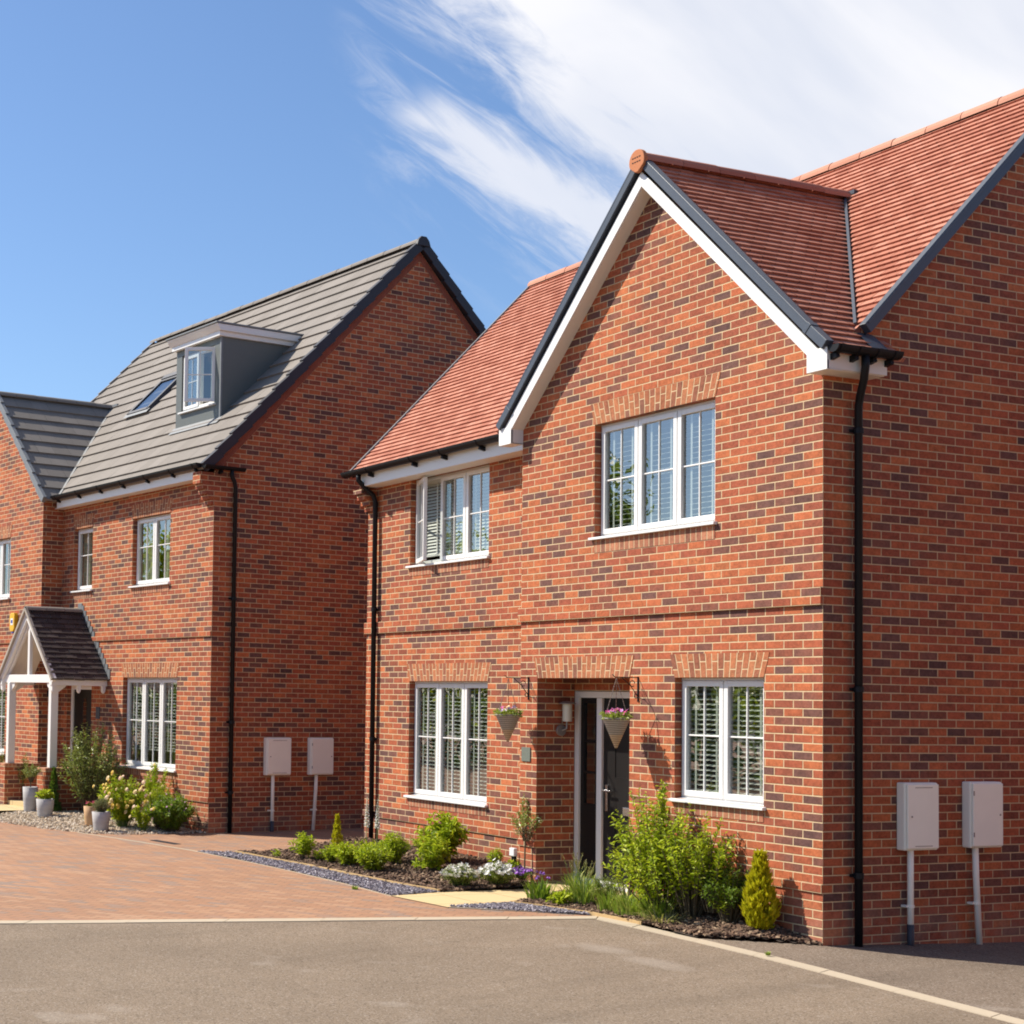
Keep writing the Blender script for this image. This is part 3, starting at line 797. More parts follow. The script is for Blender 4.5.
# hanging baskets
def basket(x, lab, labb, mat, seed):
    r = random.Random(seed); e = .27; zt = 1.98
    k = thing('basket_bracket', labb, 'bracket', (x, 0, zt), 0, 'iron brackets for the hanging baskets')
    b = MB(); b.box(-.008, .008, -.010, 0, -.22, .03); b.build('back_plate', M['black'], k)
    b = MB(); b.tube([(0, -.006, .02), (0, -e - .02, .02), (0, -e - .05, .045)], .005, 6)
    b.tube([(0, -.006, -.17), (0, -.10, -.06), (0, -.20, .015)], .0042, 6)
    c = [(0, -.075 + .03 * math.cos(a), -.04 + .03 * math.sin(a)) for a in [i * .6 for i in range(10)]]; b.tube(c, .0045, 5)
    c = [(0, -.03 + .02 * math.cos(a), -.165 + .02 * math.sin(a)) for a in [i * .6 for i in range(10)]]; b.tube(c, .0045, 5)
    b.build('arm', M['black'], k)
    h = thing('hanging_basket', lab, 'hanging basket', (x, -e, zt - .395), 0, 'cone shaped flower baskets beside the door')
    b = MB(); N = 22; prof = [(.0, -.29), (.012, -.288)] + [(.015 + .118 * (i / N), -.28 + .28 * i / N + .0) for i in range(N + 1)]
    prof = [(rr * (1 + .012 * (i % 2)), zz) for i, (rr, zz) in enumerate(prof)] + [(.141, .0), (.138, .012), (.122, .010), (.115, -.03), (0, -.04)]
    b.lathe(prof, n=24); b.build('cone', M['wicker'], h)
    b = MB()
    for a in (0.4, 2.5, 4.6):
        p0 = Vector((.13 * math.cos(a), .13 * math.sin(a), .0)); p1 = Vector((0, 0, .405)); L = 22
        for i in range(L):
            q0 = p0.lerp(p1, i / L); q1 = p0.lerp(p1, (i + .8) / L); b.tube([q0, q1], .0045 if i % 2 else .003, 5)
    b.build('chain', M['chain'], h)
    f = MB()
    for i in range(260):
        a = r.uniform(0, 6.28); rr = .14 * math.sqrt(r.random()); p = Vector((rr * math.cos(a), rr * math.sin(a), r.uniform(-.015, .055)))
        d = Vector((math.cos(a) * .8, math.sin(a) * .8, r.uniform(-.3, 1))); f.leaf(p, d, Vector((r.uniform(-1, 1), r.uniform(-1, 1), 1)), r.uniform(.03, .055), r.uniform(.015, .028))
    for i in range(22):
        a = r.uniform(0, 6.28); rr = .115 * math.sqrt(r.random()); p = Vector((rr * math.cos(a), rr * math.sin(a), r.uniform(.045, .10))); c = MB(); flower(c, p, r.uniform(.02, .032), r); c.build('bloom', mat, h)
    f.build('foliage', M['leaff'], h)
def flower(mb, p, rad, r, n=5, up=None):
    u = up or Vector((r.uniform(-.7, .7), r.uniform(-1.0, .3), r.uniform(.3, 1))).normalized()
    a = u.orthogonal().normalized(); b = u.cross(a); k0 = len(mb.v)
    mb.v.append(tuple(p)); ids = []
    for j in range(2 * n):
        t = math.pi * j / n + r.uniform(-.1, .1); q = rad * (1.0 if j % 2 == 0 else .62)
        mb.v.append(tuple(p + (a * math.cos(t) + b * math.sin(t)) * q + u * rad * (.28 if j % 2 == 0 else .18)))
    for j in range(2 * n): mb.idx([k0, k0 + 1 + j, k0 + 1 + (j + 1) % (2 * n)])
basket(-4.235, 'grey wicker cone basket with pale mixed flowers on plain brick left of the door', 'black iron bracket on brick left of the porch opening', M['pmix'], 3)
basket(-2.40, 'grey wicker cone basket with pink and purple flowers hanging in front of the door', 'black iron bracket on brick between porch opening and window', M['pmag'], 8)
# ================================================================== LEFT HOUSE (local axes: x along its front, y into it)
LX0, LY0, LD = -11.1262, -.749, .1201
A = thing('brick_house', 'farther red brick house with grey tiled roof, grey dormer and white canopy porch', 'house', (LX0, LY0, 0), LD)
cD, sD = math.cos(LD), math.sin(LD)
def LW(x, y, z=0.0): return (LX0 + cD * x - sD * y, LY0 + sD * x + cD * y, z)
XW, DW, WA = -8.85, 7.65, -5.15
st_ = lambda y: 5.20 + min(y, 7.66 - y)
w = MB()
wall(w, PF, [WA, 0], [-.6, 5.02], [(-2.54, -1.30, 3.50, 4.60, .1), (-4.70, -3.98, 3.52, 4.60, .1), (-2.77, -1.0, .58, 2.01, .1), (-4.85, -3.90, -.6, 1.87, .12)])
wall(w, PS, [0, 3.83, DW], [-.6, 99], (), st_, uoff=.1125)
wall(w, (lambda u, z, d: (XW, u, z)), [0, 3.83, DW], [-.6, 99], (), st_, uoff=.1125)
wall(w, lambda u, z, d: (u, DW, z), [XW, 0], [-.6, 5.2])
WX, WK = -7.25, 1.0
wgt = lambda x: 7.235 - abs(x - WX)
wall(w, lambda u, z, d: (u, -.4 + d, z), [-9.35, WX, WA], [-.6, 99], [(-7.65, -6.53, 3.47, 4.58, .1), (-8.0, -6.60, .60, 1.90, .1)], wgt)
wall(w, lambda u, z, d: (WA, u, z), [-.4, 0], [-.6, 5.12], uoff=.1125)
wall(w, lambda u, z, d: (-9.35, u, z), [-.4, .6], [-.6, 5.12], uoff=.1125)
for i in range(5):
    w.box(-.21, -.004 + .002 * i, -.05 * (i + 1), .004, 4.60 + .075 * i + .001, 4.675 + .075 * i + (.10 if i == 4 else 0))
w.build('wall', M['brick'], A)
band(A, 'string_course', WA, 0.0, 0, 2.625, 2.70, .022); band(A, 'string_course', -9.3, WA + .02, -.4, 2.625, 2.70, .022)
band(A, 'plinth_course', -3.88, 0.0, 0, .15, .225, .016)
soldier_arch(A, PF, -2.54, -1.30, 4.60, 4.825, .06); soldier_arch(A, PF, -4.70, -3.98, 4.60, 4.825, .05); soldier_arch(A, PF, -2.77, -1.0, 2.01, 2.235, .07)
PWg = lambda u, z, d: (u, -.4 + d, z)
soldier_arch(A, PWg, -7.65, -6.53, 4.58, 4.805, .06)
brick_sill(A, PF, -2.54, -1.30, 3.36, 3.466); brick_sill(A, PF, -4.70, -3.98, 3.38, 3.486); brick_sill(A, PF, -2.77, -1.0, .44, .546); brick_sill(A, PWg, -7.65, -6.53, 3.33, 3.436)
window(A, -2.54, -1.30, 3.50, 4.60, 0, 2, seed=21, blinds=False, curtain=True, bar=.42)
window(A, -4.70, -3.98, 3.52, 4.60, 0, 1, seed=22, blinds=False, bar=.42, curtain=True)
window(A, -2.77, -1.0, .58, 2.01, 0, 3, seed=23, gap=.05, bar=.48, drop=.25)
window(A, -7.65, -6.53, 3.47, 4.58, -.4, 2, seed=24, blinds=False, bar=.42, curtain=True)
window(A, -8.0, -6.60, .60, 1.90, -.4, 2, seed=25, bar=.48)
ib = MB()
for z in (.0, 2.45, 2.6, 5.0): ib.face([(XW + .05, .5, z), (-.05, .5, z), (-.05, DW - .05, z), (XW + .05, DW - .05, z)])
ib.face([(XW + .05, 3.2, -.1), (-.05, 3.2, -.1), (-.05, 3.2, 5.0), (XW + .05, 3.2, 5.0)])
ib.build('inner_wall', M['room'], A)
# raking brick course under the verge
rk = MB()
for y0, y1, s in ((.02, 3.83, 1), (7.64, 3.83, -1)):
    zt = lambda y: st_(y) - .002
    n = 18
    for i in range(n):
        a = y0 + (y1 - y0) * i / n; b = y0 + (y1 - y0) * (i + 1) / n
        rk.face([(.008, a, zt(a) - .15), (.008, b, zt(b) - .15), (.008, b, zt(b)), (.008, a, zt(a))], [(.012, .004), (.213, .004), (.213, .071), (.012, .071)])
rk.build('raking_course', brick_mat('raking_brick', [(0, (.26, .08, .05)), (1, (.33, .10, .055))], seed=9), A)
# roofs
tiled(A, 'main_roof', M['concrete'], (-8.87, -.22, 5.11), (1, 0, 0), (0, 1, 1), 8.92, 5.72, .345, .33, .034, None, .0015, .5, 12)
tiled(A, 'rear_roof', M['concrete'], (.05, 7.88, 5.11), (-1, 0, 0), (0, -1, 1), 8.92, 5.72, .345, .33, .034, None, .0015, .5, 13)
tiled(A, 'wing_roof', M['concrete'], (-5.02, -.46, 5.115), (0, 1, 0), (-1, 0, 1), 3, 3.154, .345, .33, .034, lambda s: (0, 2.05 - (2.23 - s * .7071) + .46 + .10), .0015, .5, 14)
tiled(A, 'wing_roof', M['concrete'], (-9.48, -.46, 5.115), (0, 1, 0), (1, 0, 1), 3, 3.154, .345, .33, .034, lambda s: (0, 2.05 - (2.23 - s * .7071) + .46 + .3), .0015, .5, 15)
ub = MB()
ub.face([(-8.8, -.15, 5.13), (.07, -.15, 5.13), (.07, 3.83, 9.11), (-8.9, 3.83, 9.08)]); ub.face([(-8.9, 7.8, 5.10), (0, 7.8, 5.10), (0, 3.83, 9.08), (-8.9, 3.83, 9.08)])
ub.face([(WX, -.4, 7.27), (-5.08, -.4, 5.13), (-5.08, .0, 5.13), (WX, 2.0, 7.27)]); ub.face([(WX, -.4, 7.27), (-9.4, -.4, 5.15), (-9.4, .0, 5.15), (WX, 2.0, 7.27)])
ub.build('roof_felt', M['black'], A)
ridge_tiles(A, M['concrete'], (-8.89, 3.83, 9.165), (.07, 3.83, 9.165), .115, .45, .8)
ridge_tiles(A, M['concrete'], (WX, -.5, 7.335), (WX, 2.02, 7.335), .115, .45, .8)
def stepped_verge(parent, m, a, b, n, side, up, w_, h):
    """one overlapping cover per tile course"""
    a = Vector(a); b = Vector(b); mb = MB(); d = (b - a) / n; up = Vector(up)
    for i in range(n):
        p0 = a + d * i; p1 = a + d * (i + 1.03)
        mb.bar(p0 + up * .018, p1 - up * .006, w_, h, up)
    return mb.build('verge_trim', m, parent, bevel=.004)
stepped_verge(A, M['verge3'], (.045, -.20, 5.12), (.045, 3.83, 9.15), 16, 1, Vector((0, -1, 1)).normalized(), .10, .15)
stepped_verge(A, M['verge3'], (.045, 7.84, 5.14), (.045, 3.83, 9.15), 16, 1, Vector((0, 1, 1)).normalized(), .10, .15)
stepped_verge(A, M['concrete'], (-8.87, -.20, 5.12), (-8.87, 3.83, 9.15), 16, 1, Vector((0, -1, 1)).normalized(), .06, .10)
stepped_verge(A, M['lead'], (-5.03, -.45, 5.11), (WX, -.45, 7.335), 9, 1, Vector((1, 0, 1)).normalized(), .07, .12)
stepped_verge(A, M['lead'], (-9.47, -.45, 5.11), (WX, -.45, 7.335), 9, 1, Vector((-1, 0, 1)).normalized(), .07, .12)
rb = MB(); rb.prism([(3.83 - .14, 9.10), (3.83 + .14, 9.10), (3.83 + .11, 9.19), (3.83 + .05, 9.255), (3.83 - .05, 9.255), (3.83 - .11, 9.19)], .05, .115, 'x'); rb.build('ridge_end_cap', M['verge3'], A, bevel=.006)
# valley of the wing
vf = MB(); vf.bar((-5.02, -.19, 5.17), (WX, 2.04, 7.39), .05, .02, (0, -.5, 1)); vf.box(WX - .1, WX + .30, 1.96, 2.08, 7.32, 7.38); vf.build('valley_flashing', M['lead'], A)
# eaves
fb = MB(); fb.box(-5.02, -.215, -.20, -.18, 4.985, 5.17); fb.box(-5.02, -5.0, -.18, 0, 4.985, 5.1); fb.build('fascia', M['white'], A, bevel=.002)
sb = MB(); sb.box(-5.14, -.215, -.18, 0, 4.985, 4.998); sb.build('soffit', M['soffit'], A)
gutter(A, (-5.03, -.265, 5.195), (.02, -.265, 5.195), clips=(.03, .19, .35, .51, .67, .83, .97))
gutter(A, (.10, -.24, 5.165), (.10, .47, 5.165), .055, clips=(.45,))
downpipe(A, [(.10, .25, 5.13), (.10, .25, 5.03), (.085, .30, 4.96), (.055, .345, 4.88), (.055, .345, -.40)], brackets=(3.2, 1.35, .30), wall_dir=(-1, 0, 0))
# dormer
dm = MB(); dx0, dx1, dy = -2.60, -1.17, .80
wall(dm, lambda u, z, d: (u, dy + d, z), [dx0, dx1], [5.95, 7.47], [(-2.42, -1.36, 6.42, 7.36, .08)])
dm.face([(dx1, dy, 5.9), (dx1, 2.35, 7.55), (dx1, 2.35, 7.47), (dx1, dy, 7.47)]); dm.face([(dx0, dy, 5.9), (dx0, 2.35, 7.55), (dx0, 2.35, 7.47), (dx0, dy, 7.47)])
D_ = dm.build('dormer', M['dormer'], A)
fb = MB(); fb.box(dx0 - .05, dx1 + .05, dy - .07, 2.20, 7.46, 7.535); fb.prism([(dy - .08, 7.535), (2.25, 7.535), (2.33, 7.64), (dy - .15, 7.64), (dy - .13, 7.60)], dx0 - .09, dx1 + .10, 'x'); fb.build('fascia', M['white'], D_, bevel=.006)
fb = MB(); fb.box(dx0 - .10, dx1 + .12, dy - .17, 2.38, 7.645, 7.67); fb.build('flat_roof', M['lead'], D_, bevel=.004)
fb = MB(); fb.face([(dx0 - .06, dy - .11, 6.06), (dx1 + .06, dy - .11, 6.06), (dx1 + .06, dy - .0, 6.175), (dx0 - .06, dy, 6.175)])
fb.box(dx1 - .03, dx1 + .008, dy - .012, dy + .02, 6.15, 7.46)
fb.build('flashing', M['lead'], D_)
DWn = MB(); frame_ring(DWn, -2.42, -1.36, 6.42, 7.36, .05, dy + .03, dy + .10); DWn.box(-1.905, -1.875, dy + .03, dy + .10, 6.47, 7.31)
DWn.prism([(dy - .05, 6.385), (dy + .04, 6.385), (dy + .04, 6.42), (dy - .05, 6.41)], -2.46, -1.32, 'x')
DWn.build('window', M['white'], D_, bevel=.004)
sash(D_, -2.39, -1.91, 6.45, 7.33, dy + .03, .5); sash(D_, -1.88, -1.385, 6.45, 7.33, dy + .02, .5, 'r', R(52))
ib = MB(); ib.face([(dx0, 2.3, 6.2), (dx1, 2.3, 6.2), (dx1, 2.3, 7.45), (dx0, 2.3, 7.45)]); ib.build('inner_wall', M['room'], D_)
ib = MB(); ib.face([(-1.75, dy + .16, 6.42), (-1.40, dy + .13, 6.42), (-1.40, dy + .13, 7.3), (-1.75, dy + .16, 7.3)]); ib.build('curtain', M['curtain'], D_)
# skylight lying in the roof slope
sk = MB(); ex = Vector((1, 0, 0)); ey = Vector((0, 1, 1)).normalized(); en = Vector((0, -1, 1)).normalized(); so = Vector((-5.62, 1.52, 1.52 + 5.33 + .03))
q = lambda a, b, h: so + ex * a + ey * b + en * h
for (a, b) in (((0, .03), (.78, .03)), ((0, 1.0), (.78, 1.0))): sk.bar(q(*a, .03), q(*b, .03), .075, .07, en)
for x in (.03, .75): sk.bar(q(x, .0, .03), q(x, 1.03, .03), .075, .07, en)
sk.bar(q(0, 1.09, .045), q(.78, 1.09, .045), .13, .08, en)
S_ = sk.build('skylight', M['verge2'], A)
sg = MB(); sg.face([q(.06, .06, .045), q(.72, .06, .045), q(.72, .97, .045), q(.06, .97, .045)]); sg.build('pane', M['glass'], S_)
sg = MB(); sg.face([q(.05, .05, .005), q(.73, .05, .005), q(.73, .98, .005), q(.05, .98, .005)]); sg.build('skylight_blind', M['black'], S_)
sg = MB(); sg.face([q(-.06, -.09, .044), q(.84, -.09, .044), q(.84, .02, .05), q(-.06, .02, .05)]); sg.build('flashing', M['lead'], S_)
# front door
df = MB(); df.box(-4.85, -4.78, .08, .16, -.22, 1.87); df.box(-3.97, -3.90, .08, .16, -.22, 1.87); df.box(-4.78, -3.97, .08, .16, 1.80, 1.87); df.build('door_frame', M['white'], A, bevel=.003)
d = MB(); d.box(-4.78, -3.97, .11, .16, -.22, 1.80); dd = d.build('door', M['door'], A)
d = MB(); d.face([(-4.42, .108, .85), (-4.30, .108, .85), (-4.30, .108, 1.65), (-4.42, .108, 1.65)]); d.build('pane', M['glass'], dd)
d = MB(); d.box(-4.72, -4.69, .07, .11, .65, .90); d.tube([(-4.705, .05, .85), (-4.60, .05, .85)], .01, 6); d.build('door_handle', M['chrome'], dd)
d = MB(); d.box(-5.05, -3.42, -1.0, -.0, -.5, -.13); d.build('door_step', M['slab'], A)

# porch canopy: posts, truss, tiled roof
P_ = thing('porch_canopy', 'white timber porch canopy with steep dark tiled roof in front of the farther house door', 'porch', (LX0, LY0, 0), LD)
pc, ph, pf = -4.37, 1.11, -1.05; PZ, PE = 3.16, 1.96; pk = (PZ - PE) / ph
pl = math.hypot(ph, PZ - PE)
tiled(P_, 'roof', M['porchtile'], (pc + ph, pf, PE), (0, 1, 0), (-1, 0, pk), 1.05, pl, .117, .2, .022, None, .005, .5, 31)
tiled(P_, 'roof', M['porchtile'], (pc - ph, pf, PE), (0, 1, 0), (1, 0, pk), 1.05, pl, .117, .2, .022, lambda s: (0, .66 if s < .45 else 1.05), .005, .5, 32)
rb = MB(); ridge_tiles(P_, M['concrete'], (pc, pf - .01, PZ - .01), (pc, 0, PZ - .01), .09, .36, .8)
lb = MB()
lb.face([(pc, -.0, PZ - .03), (pc + ph - .05, 0, PE + .02), (pc + ph - .05, pf + .05, PE + .02), (pc, pf + .05, PZ - .03)]); lb.face([(pc, -.0, PZ - .03), (pc - ph + .05, 0, PE + .02), (pc - ph + .05, pf + .05, PE + .02), (pc, pf + .05, PZ - .03)])
lb.build('ceiling_lining', M['soffit'], P_)
tr = MB(); yf0, yf1 = pf + .02, pf + .075
for s in (1, -1):
    a = Vector((pc, (yf0 + yf1) / 2, PZ - .11)); b = Vector((pc + s * (ph - .03), (yf0 + yf1) / 2, PE - .03)); n2 = Vector((s * pk, 0, 1)).normalized()
    tr.bar(a, b, .055, .12, n2)
    a2 = Vector((pc, yf1 + .03, PZ - .21)); b2 = Vector((pc + s * (ph - .14), yf1 + .03, PE - .0)); tr.bar(a2, b2, .05, .07, n2)
tr.box(pc - ph + .12, pc + ph - .12, yf1 - .01, yf1 + .07, PE - .06, PE + .075)
tr.box(pc - .04, pc + .04, yf1, yf1 + .06, PE + .075, PZ - .24)
tr.build('truss', M['paint'], P_, bevel=.004)
vb = MB()
for s in (1, -1):
    n2 = Vector((s * pk, 0, 1)).normalized(); vb.bar(Vector((pc, pf + .0, PZ - .005)), Vector((pc + s * ph, pf + .0, PE - .005)), .05, .045, n2)
vb.build('verge_trim', plain('mortar_verge', (.36, .32, .27), .8, .15, 10, .004), P_)
for s in (1, -1):
    bm_ = MB(); x = pc + s * (ph - .10); bm_.box(x - .04, x + .04, pf + .02, -.005 if s > 0 else -.405, PE - .10, PE + .01)
    for yy in ((pf + .06, -.52, -.06) if s > 0 else (pf + .06,)):
        k = [(yy - .03, PE - .10), (yy + .03, PE - .10), (yy + .025, PE - .19), (yy, PE - .225), (yy - .025, PE - .19)]
        be = MB(); be.prism(k, x - .035, x + .035, 'x'); be.build('eaves_bracket', M['paint'], P_, bevel=.004)
    bm_.build('eaves_beam', M['paint'], P_, bevel=.004)
for s, nm in ((1, 0), (-1, 1)):
    x = pc + (.93 if s > 0 else -.755); pb = MB(); pb.box(x - .05, x + .05, -1.0, -.87, .505, PE - .06); po = pb.build('post', M['paint'], P_, bevel=.006)
    bb = MB()
    bb.prism([(x - s * .05, PE - .06), (x - s * .20, PE - .06), (x - s * .17, PE - .12), (x - s * .05, PE - .20)], -.965, -.91); bb.prism([(-.87, PE - .06), (-.70, PE - .06), (-.73, PE - .12), (-.87, PE - .22)], x - .03, x + .03, 'x'); bb.build('knee_brace', M['paint'], po)
lf = MB()
for i in range(13):
    t0, t1 = i / 13, (i + 1) / 13; x0, z0 = pc + ph * t0, PZ - pk * ph * t0; x1, z1 = pc + ph * t1, PZ - pk * ph * t1
    lf.box(x0 - .02, x1 + .03, -.012, -.002, z1 + .02, z0 + .09)
lf.box(pc - .10, pc + .05, -.014, -.002, PZ - .02, PZ + .13)
lf.build('stepped_flashing', M['lead'], P_)
# brick dwarf walls under the posts
for x0, x1, lab in ((-3.72, -3.39, 'low brick wall under the right porch post, beside the grey pots'), (-5.36, -5.03, 'low brick wall under the left porch post at the photo edge')):
    t = thing('dwarf_wall', lab, 'wall', (LX0, LY0, 0), LD, 'low brick walls carrying the porch')
    b = MB(); ye = 0.0 if x0 > -4 else -.4; b.box(x0, x1, -1.07, ye - .003, -.5, .43); b.build('brickwork', M['brick'], t)
    b = MB(); b.box(x0 - .004, x1 + .004, -1.075, ye - .003, .4305, .50); b.build('coping', M['sillbrick'], t, bevel=.006)
GM2 = dict(origin=(LX0, LY0, 0), parent_rot=LD, group=GM)
meter(.955, 1.40, .55, 1.12, 1.10, label='pale meter box on the shaded far wall, left of the two there', hook='l', dark=True, **GM2)
meter(1.76, 2.19, .55, 1.12, 1.90, lean=-.05, label='pale meter box on the shaded far wall, right of the two there, bent pipe', hook='r', **GM2)
t = thing('burglar_alarm', 'yellow burglar alarm box on brick beside the porch ridge', 'alarm', LW(-6.22, -.4, 3.0), LD)
b = MB(); b.prism([(-.11, .12), (-.07, .17), (.07, .17), (.11, .12), (.10, -.12), (.05, -.17), (-.05, -.17), (-.10, -.12)], -.08, -.001); b.build('case', M['yellow'], t, bevel=.012)
b = MB(); b.box(-.055, .055, -.083, -.079, -.05, .07); lbl = b.build('badge', M['white'], t)
b = MB(); b.box(-.035, .035, -.0855, -.082, -.015, .04); b.build('mark', M['blue'], lbl)
b = MB(); b.box(-.03, .03, -.07, -.01, -.20, -.16); b.build('strobe', M['blue'], t)
t = tag((lambda b: (b.box(-.07, .07, -.012, -.001, -.10, .10), b.build('wall_plaque', M['verge2'], None, bevel=.002))[1])(MB()), 'small dark grey plaque on brick right of the farther house door', 'plaque'); t.location = LW(-3.64, 0, 1.41); t.rotation_euler = (0, 0, LD)
t = thing('porch_lamp', 'small dark lamp on brick under the porch canopy', 'lamp', LW(-5.15, -.2, 1.72), LD)
b = MB(); b.box(.0, .05, -.05, .05, -.05, .05); b.build('mount', M['black'], t, bevel=.008)
b = MB(); b.tube([(.05, 0, 0), (.11, 0, -.03)], .04, 12); b.build('lamp_head', M['chrome'], t)

# ================================================================== unseen house added to the right, outside the frame (its sunlit wall brightens the shaded one)
NX0, NX1, NY0, NY1 = 4.6, 13.2, .9, 7.3
Nb = thing('brick_house', 'unseen red brick house added for bounce light beyond the right photo edge', 'house', (NX0, NY0, 0))
nw = MB(); nx, ny = NX1 - NX0, NY1 - NY0; nt = lambda y: 4.8 + min(y, ny - y)
wall(nw, lambda u, z, d: (d, u, z), [0, ny / 2, ny], [-.6, 99], [(2.2, 3.2, 3.5, 4.6, .1)], nt); wall(nw, lambda u, z, d: (nx - d, u, z), [0, ny / 2, ny], [-.6, 99], (), nt)
wall(nw, lambda u, z, d: (u, d, z), [0, nx], [-.6, 4.8], [(1.0, 2.6, .6, 2.0, .1), (1.0, 2.6, 3.4, 4.6, .1), (5.2, 6.8, 3.4, 4.6, .1)]); wall(nw, lambda u, z, d: (u, ny, z), [0, nx], [-.6, 4.8])
nw.build('wall', M['brick'], Nb)
for x0, x1, z0, z1 in ((1.0, 2.6, .6, 2.0), (1.0, 2.6, 3.4, 4.6), (5.2, 6.8, 3.4, 4.6)): window(Nb, x0, x1, z0, z1, 0, 3, seed=71, blinds=False)
tiled(Nb, 'roof', M['clay'], (-.08, -.22, 4.70), (1, 0, 0), (0, 1, 1), nx + .16, (ny / 2 + .22) * 1.4142, .2, .33, .022); tiled(Nb, 'roof', M['clay'], (nx + .08, ny + .22, 4.70), (-1, 0, 0), (0, -1, 1), nx + .16, (ny / 2 + .22) * 1.4142, .2, .33, .022)
ridge_tiles(Nb, M['ridge'], (-.1, ny / 2, 4.70 + ny / 2 + .2), (nx + .1, ny / 2, 4.70 + ny / 2 + .2), .11, .45)
# ================================================================== GROUND
def sheet(name, polys, m, k='structure'):
    b = MB()
    for p in polys: b.face(p)
    o = b.build(name, m); return kind(o, k)
def P3(pts, z): return [(x, y, z) for x, y in pts]
def inpoly(x, y, poly):
    c = False; n = len(poly)
    for i in range(n):
        (x0, y0), (x1, y1) = poly[i], poly[i - 1]
        if (y0 > y) != (y1 > y) and x < (x1 - x0) * (y - y0) / (y1 - y0) + x0: c = not c
    return c
def sm(t): t = max(0, min(1, t)); return t * t * (3 - 2 * t)
kx = lambda y: -2.11 + .2121 * (y + .68)
KU = [(-2.11, -.68), (-1.5, -.70), (-.65, -.75), (.11, -.79), (.93, -.87), (1.72, -.97), (2.63, -1.08), (12, -2.2), (40, -5.6)]
KD = [(-1.93, -.86), (-1.40, -.87), (-.56, -.91), (.20, -.95), (1.00, -1.03), (1.78, -1.13), (2.69, -1.24), (12, -2.37), (40, -5.8)]
sheet('ground', [P3([(-400, -400), (400, -400), (400, 400), (-400, 400)], -1.2)], M['earth'])
slow = [(-8.62, -2.02), (-7.31, -1.90), (-6.18, -1.85), (-4.99, -1.84), (-3.93, -1.89)]
sup = [(-8.30, -1.62), (-7.48, -1.55), (-6.64, -1.44), (-5.68, -1.41), (-4.69, -1.34), (-4.06, -1.24)]
bedL = [(-8.20, -.95), (-8.35, -.1), (-8.62, .47), (-4.37, .47), (-4.37, .02), (-4.08, .02), (-4.06, -1.24), (-4.69, -1.34), (-5.68, -1.41), (-6.64, -1.44), (-7.48, -1.55), (-8.30, -1.62)]
pav = [(-2.06, -.78), (kx(-45) + .05, -45), (-70, -45), (-70, 16), (-8.3, 16), (-8.5, .45), (-8.25, -.1), (-8.1, -.9), (-8.25, -1.65)] + slow + [(-3.0, -1.80), (-2.16, -.74)]
sheet('block_paving', [P3(pav, -.300)], M['paving'])
sheet('road', [P3([(-2.02, -.80)] + [(x, y + .06) for x, y in KD[1:]] + [(40, -60), (kx(-60) + .08, -60)], -.304)], M['asphalt'])
# kerb: flush concrete edging in separate lengths
kb = MB()
def kerbrun(pts_a, pts_b, z, seg):
    for (a0, a1), (b0, b1) in zip(zip(pts_a, pts_a[1:]), zip(pts_b, pts_b[1:])):
        L = math.dist(a0, a1); n = max(1, round(L / seg))
        for i in range(n):
            f0, f1 = i / n + .003 / L, (i + 1) / n - .003 / L
            q = lambda p, q_, f: (p[0] + (q_[0] - p[0]) * f, p[1] + (q_[1] - p[1]) * f)
            c = [q(a0, a1, f0), q(a0, a1, f1), q(b0, b1, f1), q(b0, b1, f0)]; zz = z + rng.uniform(-.002, .002)
            kb.face(P3(c, zz))
            for j in range(4):
                u, v = c[j], c[(j + 1) % 4]; kb.face([(*u, zz), (*v, zz), (*v, zz - .06), (*u, zz - .06)])
kerbrun([(kx(-45), -45), (-2.11, -.70)], [(kx(-45) + .15, -45), (-1.96, -.84)], -.2975, .9)
kerbrun(KU[:7], KD[:7], -.2975, .7); kerbrun(KU[6:], KD[6:], -.2975, .9)
kind(kb.build('kerb', M['kerb'], bevel=.006), 'structure')
zk = -.3005
TW = lambda x, y: (x, y, zk if y < -.5 else -.366 + (.074 * (1 - y / 2.5) if y < 2.5 else 0) if x < .5 else (zk if y < 0 else -.366))
T = [[(-.70, -.74), (.11, -.79), (-.11, -.12)], [(.11, -.79), (0, .02), (-.11, -.12)], [(.11, -.79), (.93, -.87), (0, .02)], [(.93, -.87), (0, 2.5), (0, .02)], [(.93, -.87), (1.72, -.97), (0, 2.5)], [(1.72, -.97), (2.63, -1.08), (0, 2.5)],
     [(2.63, -1.08), (12, -2.2), (12, 25)], [(2.63, -1.08), (12, 25), (-.05, 25)], [(2.63, -1.08), (-.05, 25), (0, 2.5)], [(12, -2.2), (40, -5.6), (40, 25), (12, 25)]]
sheet('driveway', [[TW(*p) for p in t] for t in T], M['tarmac'])
sheet('path', [P3([(-3.93, -1.905), (-4.06, -1.24), (-4.08, .015), (-3.2, .015), (-3.32, -.50), (-3.08, -1.0), (-3.00, -1.815)], -.2925)], M['slab'])
bed2 = [(-3.32, -.45), (-3.06, -1.0), (-2.70, -.86), (-2.16, -.70), (-1.5, -.69), (-.70, -.74), (-.11, -.12), (0.0, .005), (-2.52, .005), (-2.55, .02), (-3.2, .02)]
sl2 = [(-3.02, -1.78), (-3.08, -1.02), (-2.72, -.88), (-2.22, -.76), (-2.16, -.74)]
bz = lambda x, y: (-.285 + .12 * sm((y + 1.35) / 1.5) * (.15 + .85 * sm((-4.0 - x) / .9))) if x < -4.05 else (-.285 + .07 * sm((y + .75) / .8) * sm((-.05 - x) / .5))
